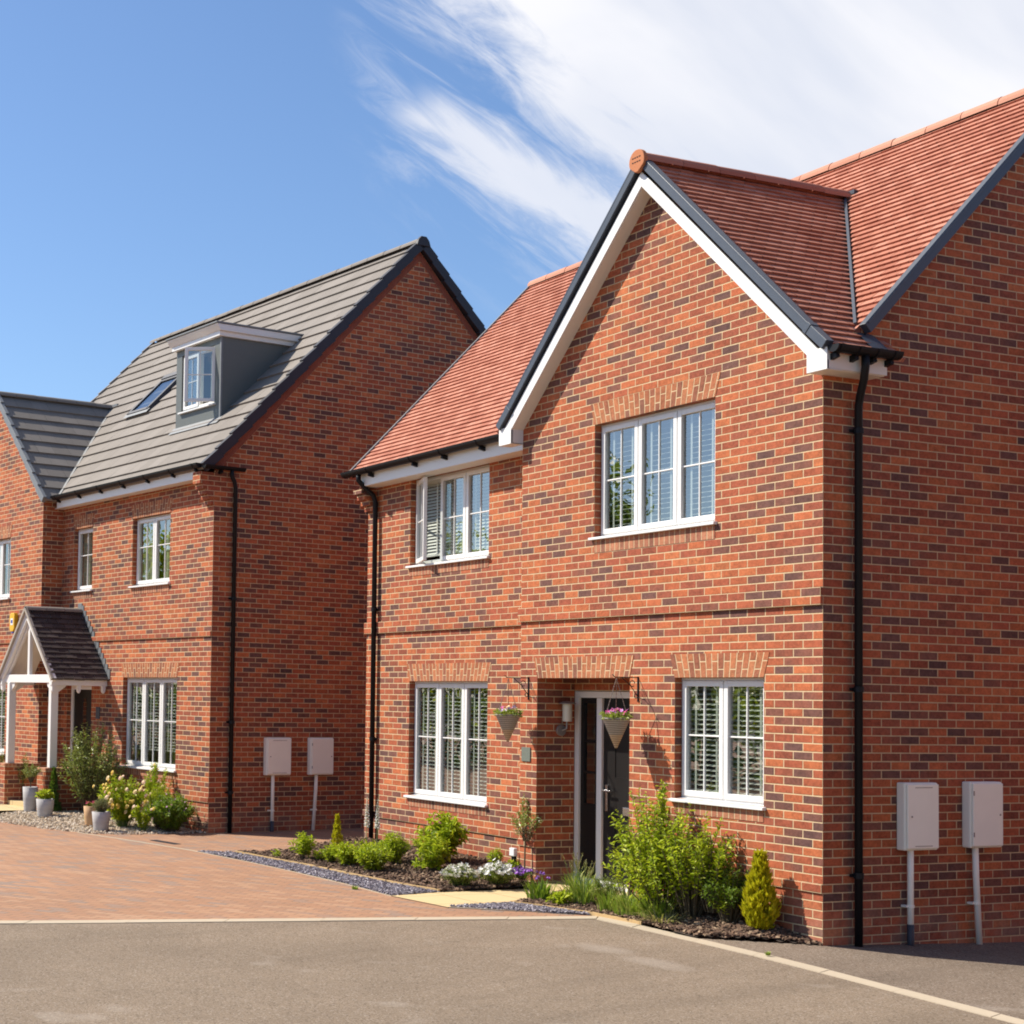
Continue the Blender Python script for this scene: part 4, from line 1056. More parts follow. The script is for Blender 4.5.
def bedmesh(name, poly, m, step=.08):
    b = MB(); xs = [p[0] for p in poly]; ys = [p[1] for p in poly]; x = min(xs)
    while x < max(xs):
        y = min(ys)
        while y < max(ys):
            if inpoly(x + step / 2, y + step / 2, poly):
                b.face([(px, py, bz(px, py) + .012 * noise.noise((px * 7, py * 7, 0))) for px, py in ((x, y), (x + step, y), (x + step, y + step), (x, y + step))])
            y += step
        x += step
    return kind(b.build(name, m), 'structure')
bedmesh('planting_bed', bedL, M['soil']); bedmesh('planting_bed', bed2, M['soil'])
slp = slow + [(-4.06, -1.24)] + sup[::-1][1:]
sheet('slate_bed', [P3(slp, -.294), P3(sl2, -.294)], M['gsoil'])
def scatter(name, poly, n, s, m, zf, flat=.35, lift=.02, seed=1):
    r = random.Random(seed); b = MB(); xs = [p[0] for p in poly]; ys = [p[1] for p in poly]; c = 0
    while c < n:
        x, y = r.uniform(min(xs), max(xs)), r.uniform(min(ys), max(ys))
        if not inpoly(x, y, poly): continue
        c += 1; a = r.uniform(0, 6.28); L = s * r.uniform(.6, 1.5); W = L * r.uniform(.35, .8); h = L * flat * r.uniform(.6, 1.3)
        z = zf(x, y) + r.uniform(0, lift); ca, sa = math.cos(a), math.sin(a); tx, ty = r.uniform(-.5, .5), r.uniform(-.5, .5); k = len(b.v)
        for zz, f in ((0, 1.0), (h, .72)):
            for px, py in ((-1, -1), (1, -.8), (.9, 1), (-.8, .9)):
                u, v = px * L / 2 * f * r.uniform(.75, 1.15), py * W / 2 * f * r.uniform(.75, 1.15)
                b.v.append((x + u * ca - v * sa, y + u * sa + v * ca, z + zz + u * tx + v * ty))
        for q in ((4, 5, 6, 7), (0, 1, 5, 4), (1, 2, 6, 5), (2, 3, 7, 6), (3, 0, 4, 7)): b.idx([k + i for i in q])
    return kind(b.build(name, m), 'stuff')
scatter('slate_chippings', slp, 11000, .026, M['slate'], lambda x, y: -.296, .28, .014, 1)
scatter('slate_chippings', sl2, 4400, .026, M['slate'], lambda x, y: -.296, .28, .014, 2)
scatter('bark_mulch', bedL, 9000, .042, M['bark'], bz, .22, .022, 3)
scatter('bark_mulch', bed2, 5200, .042, M['bark'], bz, .22, .022, 4)
def strip(name, pts, w, z0, z1, m, lab, cat):
    b = MB()
    for p, q in zip(pts, pts[1:]): b.bar((*p, (z0 + z1) / 2), (*q, (z0 + z1) / 2), w, z1 - z0)
    return tag(b.build(name, m), lab, cat)
strip('timber_edging', sup, .025, -.34, -.262, M['edging'], 'thin timber edging between the slate strip and the bark bed', 'edging')
strip('timber_edging', [(-3.32, -.47), (-3.07, -1.02), (-2.71, -.87), (-2.16, -.72), (-1.5, -.68)], .025, -.34, -.268, M['edging'], 'thin timber edging between the path and the right bed', 'edging')
strip('paving_edging', [(-11.6, -2.62), (-10.0, -2.27), (-8.86, -2.05)] + slow, .03, -.34, -.294, M['kerb'], 'pale edging line along the block paving and the slate strip', 'edging')
strip('paving_edging', [(-3.0, -1.80), (-2.24, -.80)], .03, -.34, -.290, M['kerb'], 'short pale edging between the slate triangle and the kerb', 'edging')
gl = [(-6.8, -2.6), (-2.74, -2.17), (-1.38, -2.02), (-.4, -1.67), (-.12, -1.15), (-.03, -.0), (-3.38, .0), (-3.38, -1.08), (-3.75, -1.08), (-3.75, -1.75), (-5.05, -1.75), (-5.05, -1.08), (-6.8, -1.08)]
glw = [LW(*p)[:2] for p in gl]
def gz(x, y):
    dx, dy = x - LX0, y - LY0; lx, ly = cD * dx + sD * dy, -sD * dx + cD * dy
    return -.303 + .088 * sm((ly + 2.1) / .95) * sm((-.1 - lx) / 2.4)
bz0, bz = bz, gz
bedmesh('gravel_bed', glw, M['gsoil']); bz = bz0
scatter('gravel', glw, 9500, .028, M['gravel'], lambda x, y: gz(x, y) + .002, .45, .008, 5)
sheet('path', [P3([LW(*p)[:2] for p in ((-5.05, -1.75), (-3.75, -1.75), (-3.75, -1.0), (-5.05, -1.0))], -.205)], M['slab'])
sb_ = [LW(*p)[:2] for p in ((-2.7, -.75), (-1.5, -1.0), (-.1, -.62), (-.03, -.01), (-2.7, -.01))]
bz = lambda x, y: gz(x, y) + .012
bedmesh('planting_bed', sb_, M['soil']); bz = bz0
# dark drain slot in the paving
t = thing('dark_strip', 'narrow dark drain grate in the block paving near the far house corner', 'drain', (-9.93, -1.93, -.300), R(10))
b = MB(); frame_ring(b, -.32, .32, -.06, .06, .012, 0, .005); 
b2 = MB(); b2.box(-.32, .32, -.06, .06, .0015, .003); b2.build('plate', M['black'], t)
b2 = MB()
for i in range(16): b2.box(-.31 + i * .04, -.29 + i * .04, -.055, .055, .0035, .006)
b2.build('bars', M['verge2'], t)

# ================================================================== PLANTS
GA_ = 2.39996
def shoots(lf, stm, r, w, h, n, l, wd, start=.2, dens=1.0, sr=.004, curve=.15, rnd=.5, upw=.6, c=(0, 0, 0), droop=0.0, top=.35):
    tips = []; c = Vector(c)
    for i in range(n):
        az = r.uniform(0, 6.283); f = math.sqrt(r.random())
        base = c + Vector((math.cos(az), math.sin(az), 0)) * w * .10 * r.random()
        tip = c + Vector((math.cos(az) * w * .5 * f, math.sin(az) * w * .5 * f, h * (1 - top * f * f) * r.uniform(.72, 1.06)))
        mid = base.lerp(tip, .5) + Vector((0, 0, h * curve)) + Vector((r.uniform(-1, 1), r.uniform(-1, 1), 0)) * w * .04
        P = lambda t: base * (1 - t) ** 2 + mid * 2 * t * (1 - t) + tip * t * t
        L = (tip - base).length; m = max(3, int(L * (1 - start) / (l * .42) * dens))
        if stm is not None: stm.tube([P(t / 4) for t in range(5)], [sr, sr * .85, sr * .7, sr * .5, sr * .3], 4, cap=False)
        a0 = r.uniform(0, 6)
        for k in range(m):
            t = start + (1 - start) * (k + .5) / m; p = P(t); tan = (P(min(1, t + .03)) - P(max(0, t - .03))).normalized()
            o = tan.orthogonal().normalized(); o2 = tan.cross(o); a = a0 + k * GA_
            for s in (0, math.pi):
                out = o * math.cos(a + s) + o2 * math.sin(a + s)
                d = out + tan * upw + Vector((r.uniform(-1, 1), r.uniform(-1, 1), r.uniform(-1, 1) - droop)) * rnd
                sz = l * r.uniform(.65, 1.15) * (1 - .35 * (t > .92))
                lf.leaf(p, d, Vector((r.uniform(-.4, .4), r.uniform(-.4, .4), 1)), sz, sz * wd)
        tips.append(tip)
    return tips
def plant(name, label, cat, x, y, z, w, h, n, l, wd, mat, stem='stem', seed=1, group=None, flowers=None, **k):
    """flowers = (material, count, radius)"""
    r = random.Random(seed); t = thing(name, label, cat, (x, y, z), r.uniform(0, 6), group)
    a, s = MB(), MB(); tips = shoots(a, s, r, w, h, n, l, wd, **k)
    a.build('foliage', M[mat], t); s.build('stem', M[stem], t)
    if flowers:
        f = MB(); fm, cnt, rad = flowers
        for i in range(cnt):
            hi = [q for q in tips if q.z > h * .55] or tips
            p = Vector(r.choice(hi)) * r.uniform(.95, 1.05) + Vector((r.uniform(-1, 1), r.uniform(-1, 1), r.uniform(-.6, .6))) * w * .06
            flower(f, p, rad * r.uniform(.7, 1.2), r)
        f.build('flowers', M[fm], t)
    return t
def conifer(name, label, x, y, z, w, h, n, mat, seed, prof=lambda t: (1 - t) ** .8 * (.55 + 1.2 * min(t, .35)), l=.05, group=None):
    r = random.Random(seed); t = thing(name, label, 'conifer', (x, y, z), r.uniform(0, 6), group); a, s = MB(), MB()
    s.tube([(0, 0, -.02), (0, 0, h * .9)], [w * .05, w * .012], 6)
    for i in range(n):
        q = r.random() ** 1.25; az = r.uniform(0, 6.283); rad = w * .5 * prof(q) * (1 + .28 * noise.noise((math.cos(az) * 1.7, math.sin(az) * 1.7, q * 7 + seed))) * r.uniform(.55, 1.0)
        p = Vector((math.cos(az) * rad, math.sin(az) * rad, h * (.03 + .95 * q)))
        for j in range(5):
            d = Vector((math.cos(az) * .6, math.sin(az) * .6, .95)) + Vector((r.uniform(-1, 1), r.uniform(-1, 1), r.uniform(-.5, .6))) * .55
            ll = l * r.uniform(.6, 1.25); a.leaf(p, d, Vector((math.cos(az), math.sin(az), .1)), ll, ll * .28)
    a.build('foliage', M[mat], t); s.build('trunk', M['stem'], t); return t
def grass(name, label, x, y, z, w, h, n, mat='grass', seed=1, heads=0, group=None, cat='grass clump', wd=.007, flop=.5, fl=None):
    r = random.Random(seed); t = thing(name, label, cat, (x, y, z), 0, group); a = MB()
    for i in range(n):
        az = r.uniform(0, 6.283); rr = w * .30 * math.sqrt(r.random()); b = Vector((math.cos(az) * rr, math.sin(az) * rr, 0)); az += r.uniform(-.8, .8)
        o = Vector((math.cos(az), math.sin(az), 0)); L = h * r.uniform(.55, 1.15); fl_ = flop * r.uniform(.3, 1.3); sd = Vector((-o.y, o.x, 0)) * wd * r.uniform(.6, 1.2); k = len(a.v)
        for tt, ww in ((0, 1), (.35, .95), (.7, .7), (1, .05)):
            p = b + o * (L * fl_ * tt ** 1.8) + Vector((0, 0, L * (tt - .45 * fl_ * tt ** 2.4)))
            a.v += [tuple(p - sd * ww), tuple(p + sd * ww)]
        for j in range(3): a.idx([k + 2 * j, k + 2 * j + 1, k + 2 * j + 3, k + 2 * j + 2])
    a.build('blades', M[mat], t)
    if heads:
        s, hd = MB(), MB()
        for i in range(heads):
            az = r.uniform(0, 6.283); o = Vector((math.cos(az), math.sin(az), 0)); L = h * r.uniform(1.0, 1.5); b = o * w * .1 * r.random()
            pts = [b + o * (L * .25 * q * q) + Vector((0, 0, L * q)) for q in (0, .4, .75, 1)]; s.tube(pts, [.003, .0025, .002, .0015], 4, cap=False)
            for j in range(16):
                p = pts[2].lerp(pts[3], j / 16); hd.leaf(p, Vector((r.uniform(-1, 1), r.uniform(-1, 1), 1.4)), Vector((r.uniform(-1, 1), 1, 0)), .022, .007)
        s.build('stalks', M['gstem'], t); hd.build('seed_heads', M['straw'], t)
    if fl:
        s, f = MB(), MB()
        for i in range(fl[1]):
            az = r.uniform(0, 6.283); p = Vector((math.cos(az) * w * .35 * r.random(), math.sin(az) * w * .35 * r.random(), h * r.uniform(.8, 1.15))); s.tube([p * .1, p * .6 + Vector((0, 0, p.z * .1)), p], .003, 4, cap=False)
            for j in range(7): flower(f, p + Vector((r.uniform(-1, 1), r.uniform(-1, 1), r.uniform(-1, 1))) * .014, .014, r)
        s.build('stalks', M['gstem'], t); f.build('flowers', M[fl[0]], t)
    return t
B = bz
# left bed of the near house, from the paving towards the door
plant('shrub', 'bushy green shrub at the far left end of the bark bed', 'shrub', -7.2, -1.22, B(-7.2, -1.22), .34, .36, 30, .09, .34, 'leaf', seed=2, start=.15)
plant('small_plant', 'tiny green plant in bark right of the end shrub', 'plant', -6.95, -1.10, B(-6.95, -1.1), .18, .15, 14, .06, .36, 'leaf', seed=3, start=.1)
plant('small_plant', 'low green sprig at the left tip of the bark bed', 'plant', -7.55, -1.40, B(-7.5, -1.4), .14, .10, 8, .05, .4, 'leaf', seed=4, start=.1)
conifer('golden_conifer', 'slim golden conifer spire in the left bark bed', -7.42, -.62, B(-7.4, -.6), .17, .47, 300, 'leafg', 5, prof=lambda t: (1 - t) ** .9, l=.045)
plant('shrub', 'rounded lime green shrub in front of the slim golden conifer', 'shrub', -6.35, -1.05, B(-6.35, -1.05), .46, .30, 70, .07, .36, 'leafl', seed=6, start=.1)
plant('shrub', 'rounded mid green shrub just left of the slim golden conifer foot', 'shrub', -6.72, -1.08, B(-6.7, -1.1), .26, .26, 30, .06, .34, 'leaf', seed=7, start=.1)
plant('shrub', 'dense rounded shrub in the middle of the left bark bed', 'shrub', -5.75, -1.05, B(-5.75, -1.05), .50, .33, 90, .062, .34, 'leaf', seed=8, start=.1)
plant('shrub', 'fresh green low shrub behind the dense rounded shrub', 'shrub', -6.02, -.62, B(-6.0, -.62), .42, .42, 60, .06, .34, 'leaf', seed=9, start=.1)
def spire(name, label, x, y, z, h, mat, seed, bells=True, leaf='leaf'):
    r = random.Random(seed); t = thing(name, label, 'flower', (x, y, z), 0); s, f, a = MB(), MB(), MB()
    lean = Vector((r.uniform(-.06, .06), r.uniform(-.06, .06), 1)); s.tube([(0, 0, 0), lean * h * .5, lean * h], [.006, .005, .002], 5)
    for k in range(int(h * 62)):
        q = .48 + .5 * k / (h * 62); p = lean * (h * q); az = k * GA_; o = Vector((math.cos(az), math.sin(az), -.45 if bells else .25)); L = (.055 if bells else .032) * (1.15 - q)
        L = max(L, .012) * 1.05
        kk = len(f.v); u = o.normalized(); v1 = u.orthogonal().normalized(); v2 = u.cross(v1); f.v.append(tuple(p))
        for j in range(6): f.v.append(tuple(p + u * L + (v1 * math.cos(j * 1.047) + v2 * math.sin(j * 1.047)) * L * .42))
        for j in range(6): f.idx([kk, kk + 1 + j, kk + 1 + (j + 1) % 6])
    shoots(a, None, r, .26, .16, 12, .085, .36, start=.2)
    s.build('stem', M['gstem'], t); f.build('bells', M[mat], t); a.build('foliage', M[leaf], t)
spire('foxglove', 'white foxglove spike left of the black drainpipe foot', -7.02, -.42, B(-7.0, -.4), .74, 'pwhite', 11)
spire('foxglove', 'white foxglove spike right of the black drainpipe foot', -6.84, -.38, B(-6.9, -.38), .72, 'pwhite', 12)
plant('shrub', 'yellowish small shrub with bare twigs against plinth brick', 'shrub', -6.1, -.10, B(-6.1, -.1), .44, .36, 40, .06, .36, 'leafl', seed=13, start=.3)
plant('shrub', 'tall broad leaved shrub with yellow lower leaves below the left ground window', 'shrub', -5.62, -.20, B(-5.6, -.2), .62, .60, 52, .11, .55, 'leaf', seed=14, start=.2, rnd=.6)
plant('shrub', 'yellow green skirt of leaves at the foot of the tall broad leaved shrub', 'shrub', -5.20, -.58, B(-5.2, -.6), .44, .44, 56, .075, .45, 'leafl', seed=15, start=.1)
spire('lupin', 'single crimson lupin spike in front of the broad leaved shrub', -5.36, -.62, B(-5.3, -.6), .52, 'pred', 16, bells=False)
GC = 'white candytuft mounds in the bark bed'
plant('candytuft', 'left mound of white candytuft beside the path', 'flower', -4.25, -.86, B(-4.25, -.86), .42, .25, 120, .034, .25, 'leaff', seed=17, start=.1, flowers=('pwhite', 190, .025), top=.5, group=GC)
plant('candytuft', 'right mound of white candytuft beside the path', 'flower', -4.18, -.42, B(-4.2, -.4), .42, .25, 120, .034, .25, 'leaff', seed=18, start=.1, flowers=('pwhite', 210, .025), top=.5, group=GC)
plant('small_plant', 'small lime plant on brick plinth between the candytuft mounds', 'plant', -4.82, -.02, B(-4.8, 0), .18, .26, 16, .06, .45, 'leafl', seed=19, start=.2)
plant('small_plant', 'small lime plant under the white socket box', 'plant', -4.42, -.05, B(-4.4, 0), .14, .26, 14, .06, .45, 'leafl', seed=20, start=.2)
plant('violets', 'low purple flowers at the foot of the standard tree', 'flower', -4.12, -.13, -.20, .30, .13, 40, .03, .3, 'leafd', seed=21, start=.1, flowers=('ppur', 110, .022), top=.4)
# standard tree
r_ = random.Random(22); t = thing('standard_tree', 'thin standard tree with sparse dry crown left of the porch', 'tree', (-4.20, -.06, -.21))
s, a, d_ = MB(), MB(), MB(); s.tube([(0, 0, 0), (.005, 0, .25), (.0, .005, .46)], [.010, .009, .008], 7)
shoots(a, s, r_, .50, .36, 20, .055, .40, start=.5, c=(0, .005, .42), sr=.003, curve=.05, top=.25); shoots(d_, None, r_, .34, .16, 24, .040, .4, start=.3, c=(0, .005, .44), top=.5)
shoots(a, s, r_, .12, .50, 5, .045, .42, start=.6, c=(-.03, .005, .44), sr=.003, curve=.05, top=.1)
s.build('trunk', M['stem'], t); a.build('foliage', M['leafo'], t); d_.build('dry_leaves', M['dry'], t)
# right bed
grass('allium_clump', 'strappy dark clump with purple heads at path edge', -3.14, -.62, B(-3.1, -.6), .42, .24, 110, 'leafd', 23, cat='flower', fl=('ppur', 5), wd=.009)
grass('tall_grass', 'tall seeding grass in front of the door sidelight', -2.62, -.48, B(-2.6, -.5), .34, .34, 70, 'grass', 24, heads=16)
grass('tall_grass', 'loose grass leaning over the path by the porch jamb', -2.92, -.36, B(-2.9, -.4), .40, .36, 90, 'grass', 25, heads=7, flop=.8)
plant('weed', 'bright green leafy weed beside the path grass', 'plant', -2.72, -.68, B(-2.7, -.68), .26, .14, 26, .07, .45, 'leafl', seed=26, start=.1)
plant('shrub', 'yellow green feathery herb behind the tall seeding grass', 'shrub', -2.42, -.36, B(-2.4, -.4), .44, .30, 70, .034, .22, 'leaff', seed=27, start=.15)
# big shrub: many long shoots
t = thing('shrub', 'large bright green shrub covering the door foot and wall', 'shrub', (-1.62, -.30, B(-1.6, -.3))); r_ = random.Random(28); a, s = MB(), MB()
for c_, w_, h_, n_, st_a in (((-.22, .02, 0), .85, 1.20, 62, .25), ((.30, .06, 0), .95, 1.02, 60, .30), ((.02, -.06, 0), 1.25, .74, 46, .22), ((.55, .05, .1), .55, .78, 18, .35), ((-.5, -.03, 0), .45, .72, 18, .3)):
    shoots(a, s, r_, w_, h_, n_, .068, .44, start=st_a, dens=.74, sr=.006, curve=.10, rnd=.85, c=c_, top=.30)
a.build('foliage', M['leaf'], t); s.build('stem', M['stem'], t)
plant('shrub', 'dark twiggy shrub between the large bright shrub and golden cone', 'shrub', -.92, -.17, B(-.92, -.17), .58, .56, 64, .045, .4, 'leafd', seed=29, start=.35, sr=.006)
plant('small_plant', 'sprig of green leaves in front of the dark twiggy shrub', 'plant', -.90, -.24, B(-.9, -.24), .26, .46, 16, .045, .45, 'leaf', seed=30, start=.3)
conifer('golden_conifer', 'plump golden conifer cone near the house front corner', -.52, -.20, B(-.52, -.2), .27, .66, 620, 'leafg', 31, prof=lambda q: (min(1, .62 + q * 1.5) if q < .25 else (1 - (q - .25) / .75) ** 1.05 * 1.0 + .07), l=.075)
grass('grass_tuft', 'fine pale grass tuft in front of the large shrub centre', -1.86, -.52, B(-1.86, -.5), .50, .26, 200, 'grass', 32, heads=4)
grass('grass_tuft', 'fine green grass tuft right of the pale tuft', -1.56, -.46, B(-1.56, -.46), .46, .25, 200, 'grass', 33, flop=.6)
grass('grass_tuft', 'flopping yellowed grass lying on bark by the kerb', -1.36, -.54, B(-1.36, -.5), .44, .17, 90, 'straw', 34, flop=1.4)
grass('grass_tuft', 'small grass tuft under the large shrub left side', -2.16, -.54, B(-2.16, -.5), .36, .24, 110, 'grass', 35)
grass('kerb_weed', 'tiny weed growing in the kerb joint beside the driveway', .28, -.87, -.288, .07, .035, 30, 'grass', 36, cat='weed')
grass('kerb_weed', 'tiny weed in the block paving near the slate strip', -4.55, -1.98, -.30, .10, .05, 34, 'grass', 37, cat='weed')
# ---- plants of the far house
def LP(x, y): q = LW(x, y); return q[0], q[1]
def pot(x, y, r0, r1, h, mat, label, seed, group=None):
    px, py = LP(x, y); t = thing('plant_pot', label, 'pot', (px, py, gz(px, py) + .006), 0, group); b = MB()
    b.lathe([(0, 0), (r0, 0), (r0 * 1.04, .02), ((r0 + r1) / 2 * 1.02, h * .5), (r1, h), (r1 - .012, h + .004), (r1 - .025, h - .01), (r1 - .03, h - .05)], n=22); b.build('pot', M[mat], t, smooth=True)
    b = MB(); b.lathe([(0, h - .035), (r1 - .028, h - .04)], n=16); b.build('compost', M['soil'], t); return px, py, gz(px, py) + .006 + h - .04
GP = 'grey pots on the gravel by the porch'
x, y, z = pot(-3.53, -1.27, .10, .128, .40, 'potg', 'tall grey pot nearest the left photo edge holding the small olive standard', 1, GP)
r_ = random.Random(41); t = thing('olive_standard', 'small olive standard growing in the tall grey pot', 'tree', (x, y, z)); s, a = MB(), MB(); s.tube([(0, 0, 0), (.01, 0, .08), (0, .0, .18)], [.012, .011, .010], 6)
shoots(a, s, r_, .34, .30, 40, .04, .3, start=.3, c=(0, 0, .12), sr=.003, top=.3); s.build('trunk', M['stem'], t); a.build('foliage', M['leafo'], t)
x, y, z = pot(-2.64, -1.42, .115, .145, .28, 'potg', 'short grey pot with lime plant in front of the dwarf wall', 2, GP)
plant('pot_plant', 'lime green leafy plant in the short grey pot', 'plant', x, y, z, .28, .18, 34, .07, .4, 'leafl', seed=42, start=.1)
px, py = LP(-3.24, -.99); conifer('green_conifer', 'small dark green conifer behind the short grey pot', px, py, gz(px, py), .26, .72, 420, 'leafc', 43, prof=lambda q: (1 - q) ** .85, l=.05)
x, y, z = pot(-1.27, -1.30, .085, .115, .29, 'pott', 'tan clay pot with magenta flowers beside the lavender pot', 3)
plant('pot_plant', 'small magenta flowered plant in the tan pot', 'flower', x, y, z, .16, .13, 16, .035, .4, 'leaff', seed=44, start=.1, flowers=('pmag', 16, .028))
x, y, z = pot(-.70, -1.42, .105, .14, .28, 'potg', 'grey pot with pale lavender ball in front of the roses', 4, GP)
plant('lavender_ball', 'pale grey green rounded plant in the front grey pot', 'plant', x, y, z, .30, .27, 90, .035, .2, 'leafs', seed=45, start=.1, top=.45)
px, py = LP(-1.75, -1.12); plant('pot_plant', 'small clump of yellow and pink flowers left of the tan pot', 'flower', px, py, -.29, .15, .22, 14, .04, .4, 'leafl', seed=46, start=.1, flowers=('pyel', 14, .03))
def rose(label, x, y, w, h, n, nf, seed):
    px, py = LP(x, y); r = random.Random(seed); t = thing('rose_bush', label, 'rose', (px, py, -.29), 0, 'roses by the farther house window'); a, s = MB(), MB()
    tips = shoots(a, s, r, w, h, n, .055, .55, start=.15, rnd=.7, top=.35)
    for i in range(nf):
        p = Vector(r.choice(tips)); q = r.uniform(.55, 1.04); p = Vector((p.x * (q + .25), p.y * (q + .25), p.z * q)); rad = r.uniform(.024, .040); u = Vector((p.x * .8 + .2, p.y * .8 - .9, .5)).normalized()
        f = MB(); a1 = u.orthogonal().normalized(); b1 = u.cross(a1); rings = []
        for (rr, hh, m) in ((0.25, .42, 5), (.6, .30, 8), (1.0, .05, 8)):
            k = len(f.v); rings.append((k, m))
            for j in range(m):
                tt = 6.283 * j / m + rr * 2; q2 = rad * rr * r.uniform(.85, 1.15); f.v.append(tuple(p + (a1 * math.cos(tt) + b1 * math.sin(tt)) * q2 + u * rad * hh))
        f.idx([rings[0][0] + j for j in range(5)])
        for (k, m) in rings[1:2]:
            for j in range(8): f.idx([k + j, k + (j + 1) % 8, rings[2][0] + (j + 1) % 8, rings[2][0] + j])
        k = rings[0][0]
        for j in range(5): f.idx([k + j, k + (j + 1) % 5, rings[1][0] + int((j + 1) * 8 / 5) % 8, rings[1][0] + int(j * 8 / 5)])
        f.build('bloom', M['prose'], t)
    a.build('foliage', M['leaf'], t); s.build('stem', M['gstem'], t)
rose('low spreading rose bush full of yellow and pink blooms behind the front grey pot', -1.02, -.88, .86, .84, 75, 95, 47)
rose('taller rose with yellow blooms on brick below the far ground window', -1.15, -.24, .50, 1.0, 36, 34, 48)
rose('short rose with pink blooms at the soil edge beside the lime euphorbia', -.42, -.86, .40, .42, 26, 18, 49)
px, py = LP(-.80, -.40); plant('euphorbia', 'upright lime green plant between the roses and geranium', 'plant', px, py, -.29, .40, .70, 60, .055, .22, 'leafl', seed=50, start=.3, top=.25)
px, py = LP(-.45, -.26); plant('euphorbia', 'shorter lime green tufts behind the geranium', 'plant', px, py, -.29, .36, .58, 40, .05, .25, 'leafl', seed=51, start=.3, top=.25)
px, py = LP(-.28, -.50); plant('geranium', 'dense dark green geranium with small pink flowers at the far house corner', 'plant', px, py, -.29, .88, .56, 150, .055, .5, 'leafd', seed=52, start=.1, flowers=('ppink', 40, .016), top=.4)
px, py = LP(-2.82, -.50); t = plant('olive_shrub', 'large silvery green shrub in front of the far door', 'shrub', px, py, -.29, 1.25, 1.56, 110, .075, .40, 'leafo', seed=53, start=.26, sr=.007, top=.40, dens=.66, rnd=.9)
px, py = LP(-5.05, -.75); plant('small_plant', 'thin plant rising behind the left dwarf wall', 'plant', px, py, -.2, .3, .95, 12, .06, .3, 'leafo', seed=54, start=.4)
px, py = LP(-5.9, -1.0); plant('shrub', 'green shrub at the left photo edge under the wing window', 'shrub', px, py, -.29, .7, 1.25, 50, .06, .4, 'leafo', seed=55, start=.2)

# ================================================================== trees across the road (seen in the window panes)
def tree(label, x, y, h, w, seed, mat):
    r = random.Random(seed); t = thing('broadleaf_tree', label, 'tree', (x, y, -1.2 if abs(x) > 90 else -.32), 0, 'trees across the road'); s, a = MB(), MB()
    s.tube([(0, 0, -.1), (.05, .02, h * .3), (0, .1, h * .7)], [h * .028, h * .02, h * .008], 8)
    for i in range(34):
        az = r.uniform(0, 6.283); q = r.uniform(.25, 1.0); rad = w * .5 * math.sin(math.pi * min(1, .18 + q * .78)) * r.uniform(.5, 1.0)
        c = Vector((math.cos(az) * rad, math.sin(az) * rad, h * q)); s.tube([(0, 0, h * q * .55), c * .5 + Vector((0, 0, h * q * .3)), c], [h * .008, h * .005, h * .002], 5, cap=False)
        rr = w * r.uniform(.12, .2)
        for j in range(95):
            p = c + Vector((r.gauss(0, 1), r.gauss(0, 1), r.gauss(0, .8))) * rr * .6
            a.leaf(p, Vector((r.uniform(-1, 1), r.uniform(-1, 1), r.uniform(-1, .6))), Vector((r.uniform(-1, 1), r.uniform(-1, 1), 1)), r.uniform(.22, .42), r.uniform(.14, .24))
    a.build('crown', M[mat], t); s.build('trunk', M['treebark'], t)
TL = ['bright green narrow tree beside the road, facing the near house', 'dark green tree left of the bright narrow tree', 'lowest bright green tree of the row across the road', 'wide low dark green tree facing the far house',
      'tallest dark green tree behind the row across the road', 'dark green tree furthest from the houses, down the road', 'broad bright green tree at the far end of the row', 'tall dark green tree in front of the row, facing both houses', 'small bright green tree right beside the tall front one', 'dark green tree beyond the left side of the far house', 'bright green tree farthest back beyond the far house', 'low dark green tree beyond the far house, nearer the road']
for i, (x, y, h, w_, mt_) in enumerate(((-13, -30, 6.0, 5, 'leaf'), (-19, -27, 6.8, 6, 'leafd'), (-25, -26, 5.8, 6, 'leaf'), (-32, -24, 6.2, 7, 'leafd'), (-26, -38, 8, 8, 'leafd'), (-14, -40, 7.5, 7, 'leafd'), (-38, -20.5, 7.2, 9, 'leaf'), (-31.5, -21.5, 9.6, 5.0, 'leafd'), (-25.5, -21.2, 6.4, 4.6, 'leaf'), (-40, -3, 8, 6.5, 'leafd'), (-48, 3, 9, 7, 'leaf'), (-47, -8, 7, 6, 'leafd'))):
    tree(TL[i], x, y, h, w_, 60 + i, mt_)

hd = thing('hedge', 'long clipped green hedge along the far side of the road court', 'hedge', (-27, -17.5, -.3), math.atan2(5.5, -34))
r = random.Random(90); a, s = MB(), MB()
for i in range(7500):
    x = r.uniform(-17, 17); sd_ = r.choice((-1, 1, 0)); y = .55 * sd_ + r.gauss(0, .10) if sd_ else r.uniform(-.55, .55); z = r.uniform(.1, 1.9) if sd_ else 1.9 + r.gauss(0, .08)
    a.leaf(Vector((x, y, z)), Vector((r.uniform(-1, 1), r.uniform(-1, 1), r.uniform(-.5, 1))), Vector((r.uniform(-1, 1), r.uniform(-1, 1), 1)), r.uniform(.14, .26), r.uniform(.09, .15))
for i in range(18): s.tube([(-16.5 + i * 1.9, 0, -.1), (-16.5 + i * 1.9, .05, 1.5)], [.05, .02], 6)
a.build('foliage', M['leafd'], hd); s.build('stem', M['treebark'], hd)

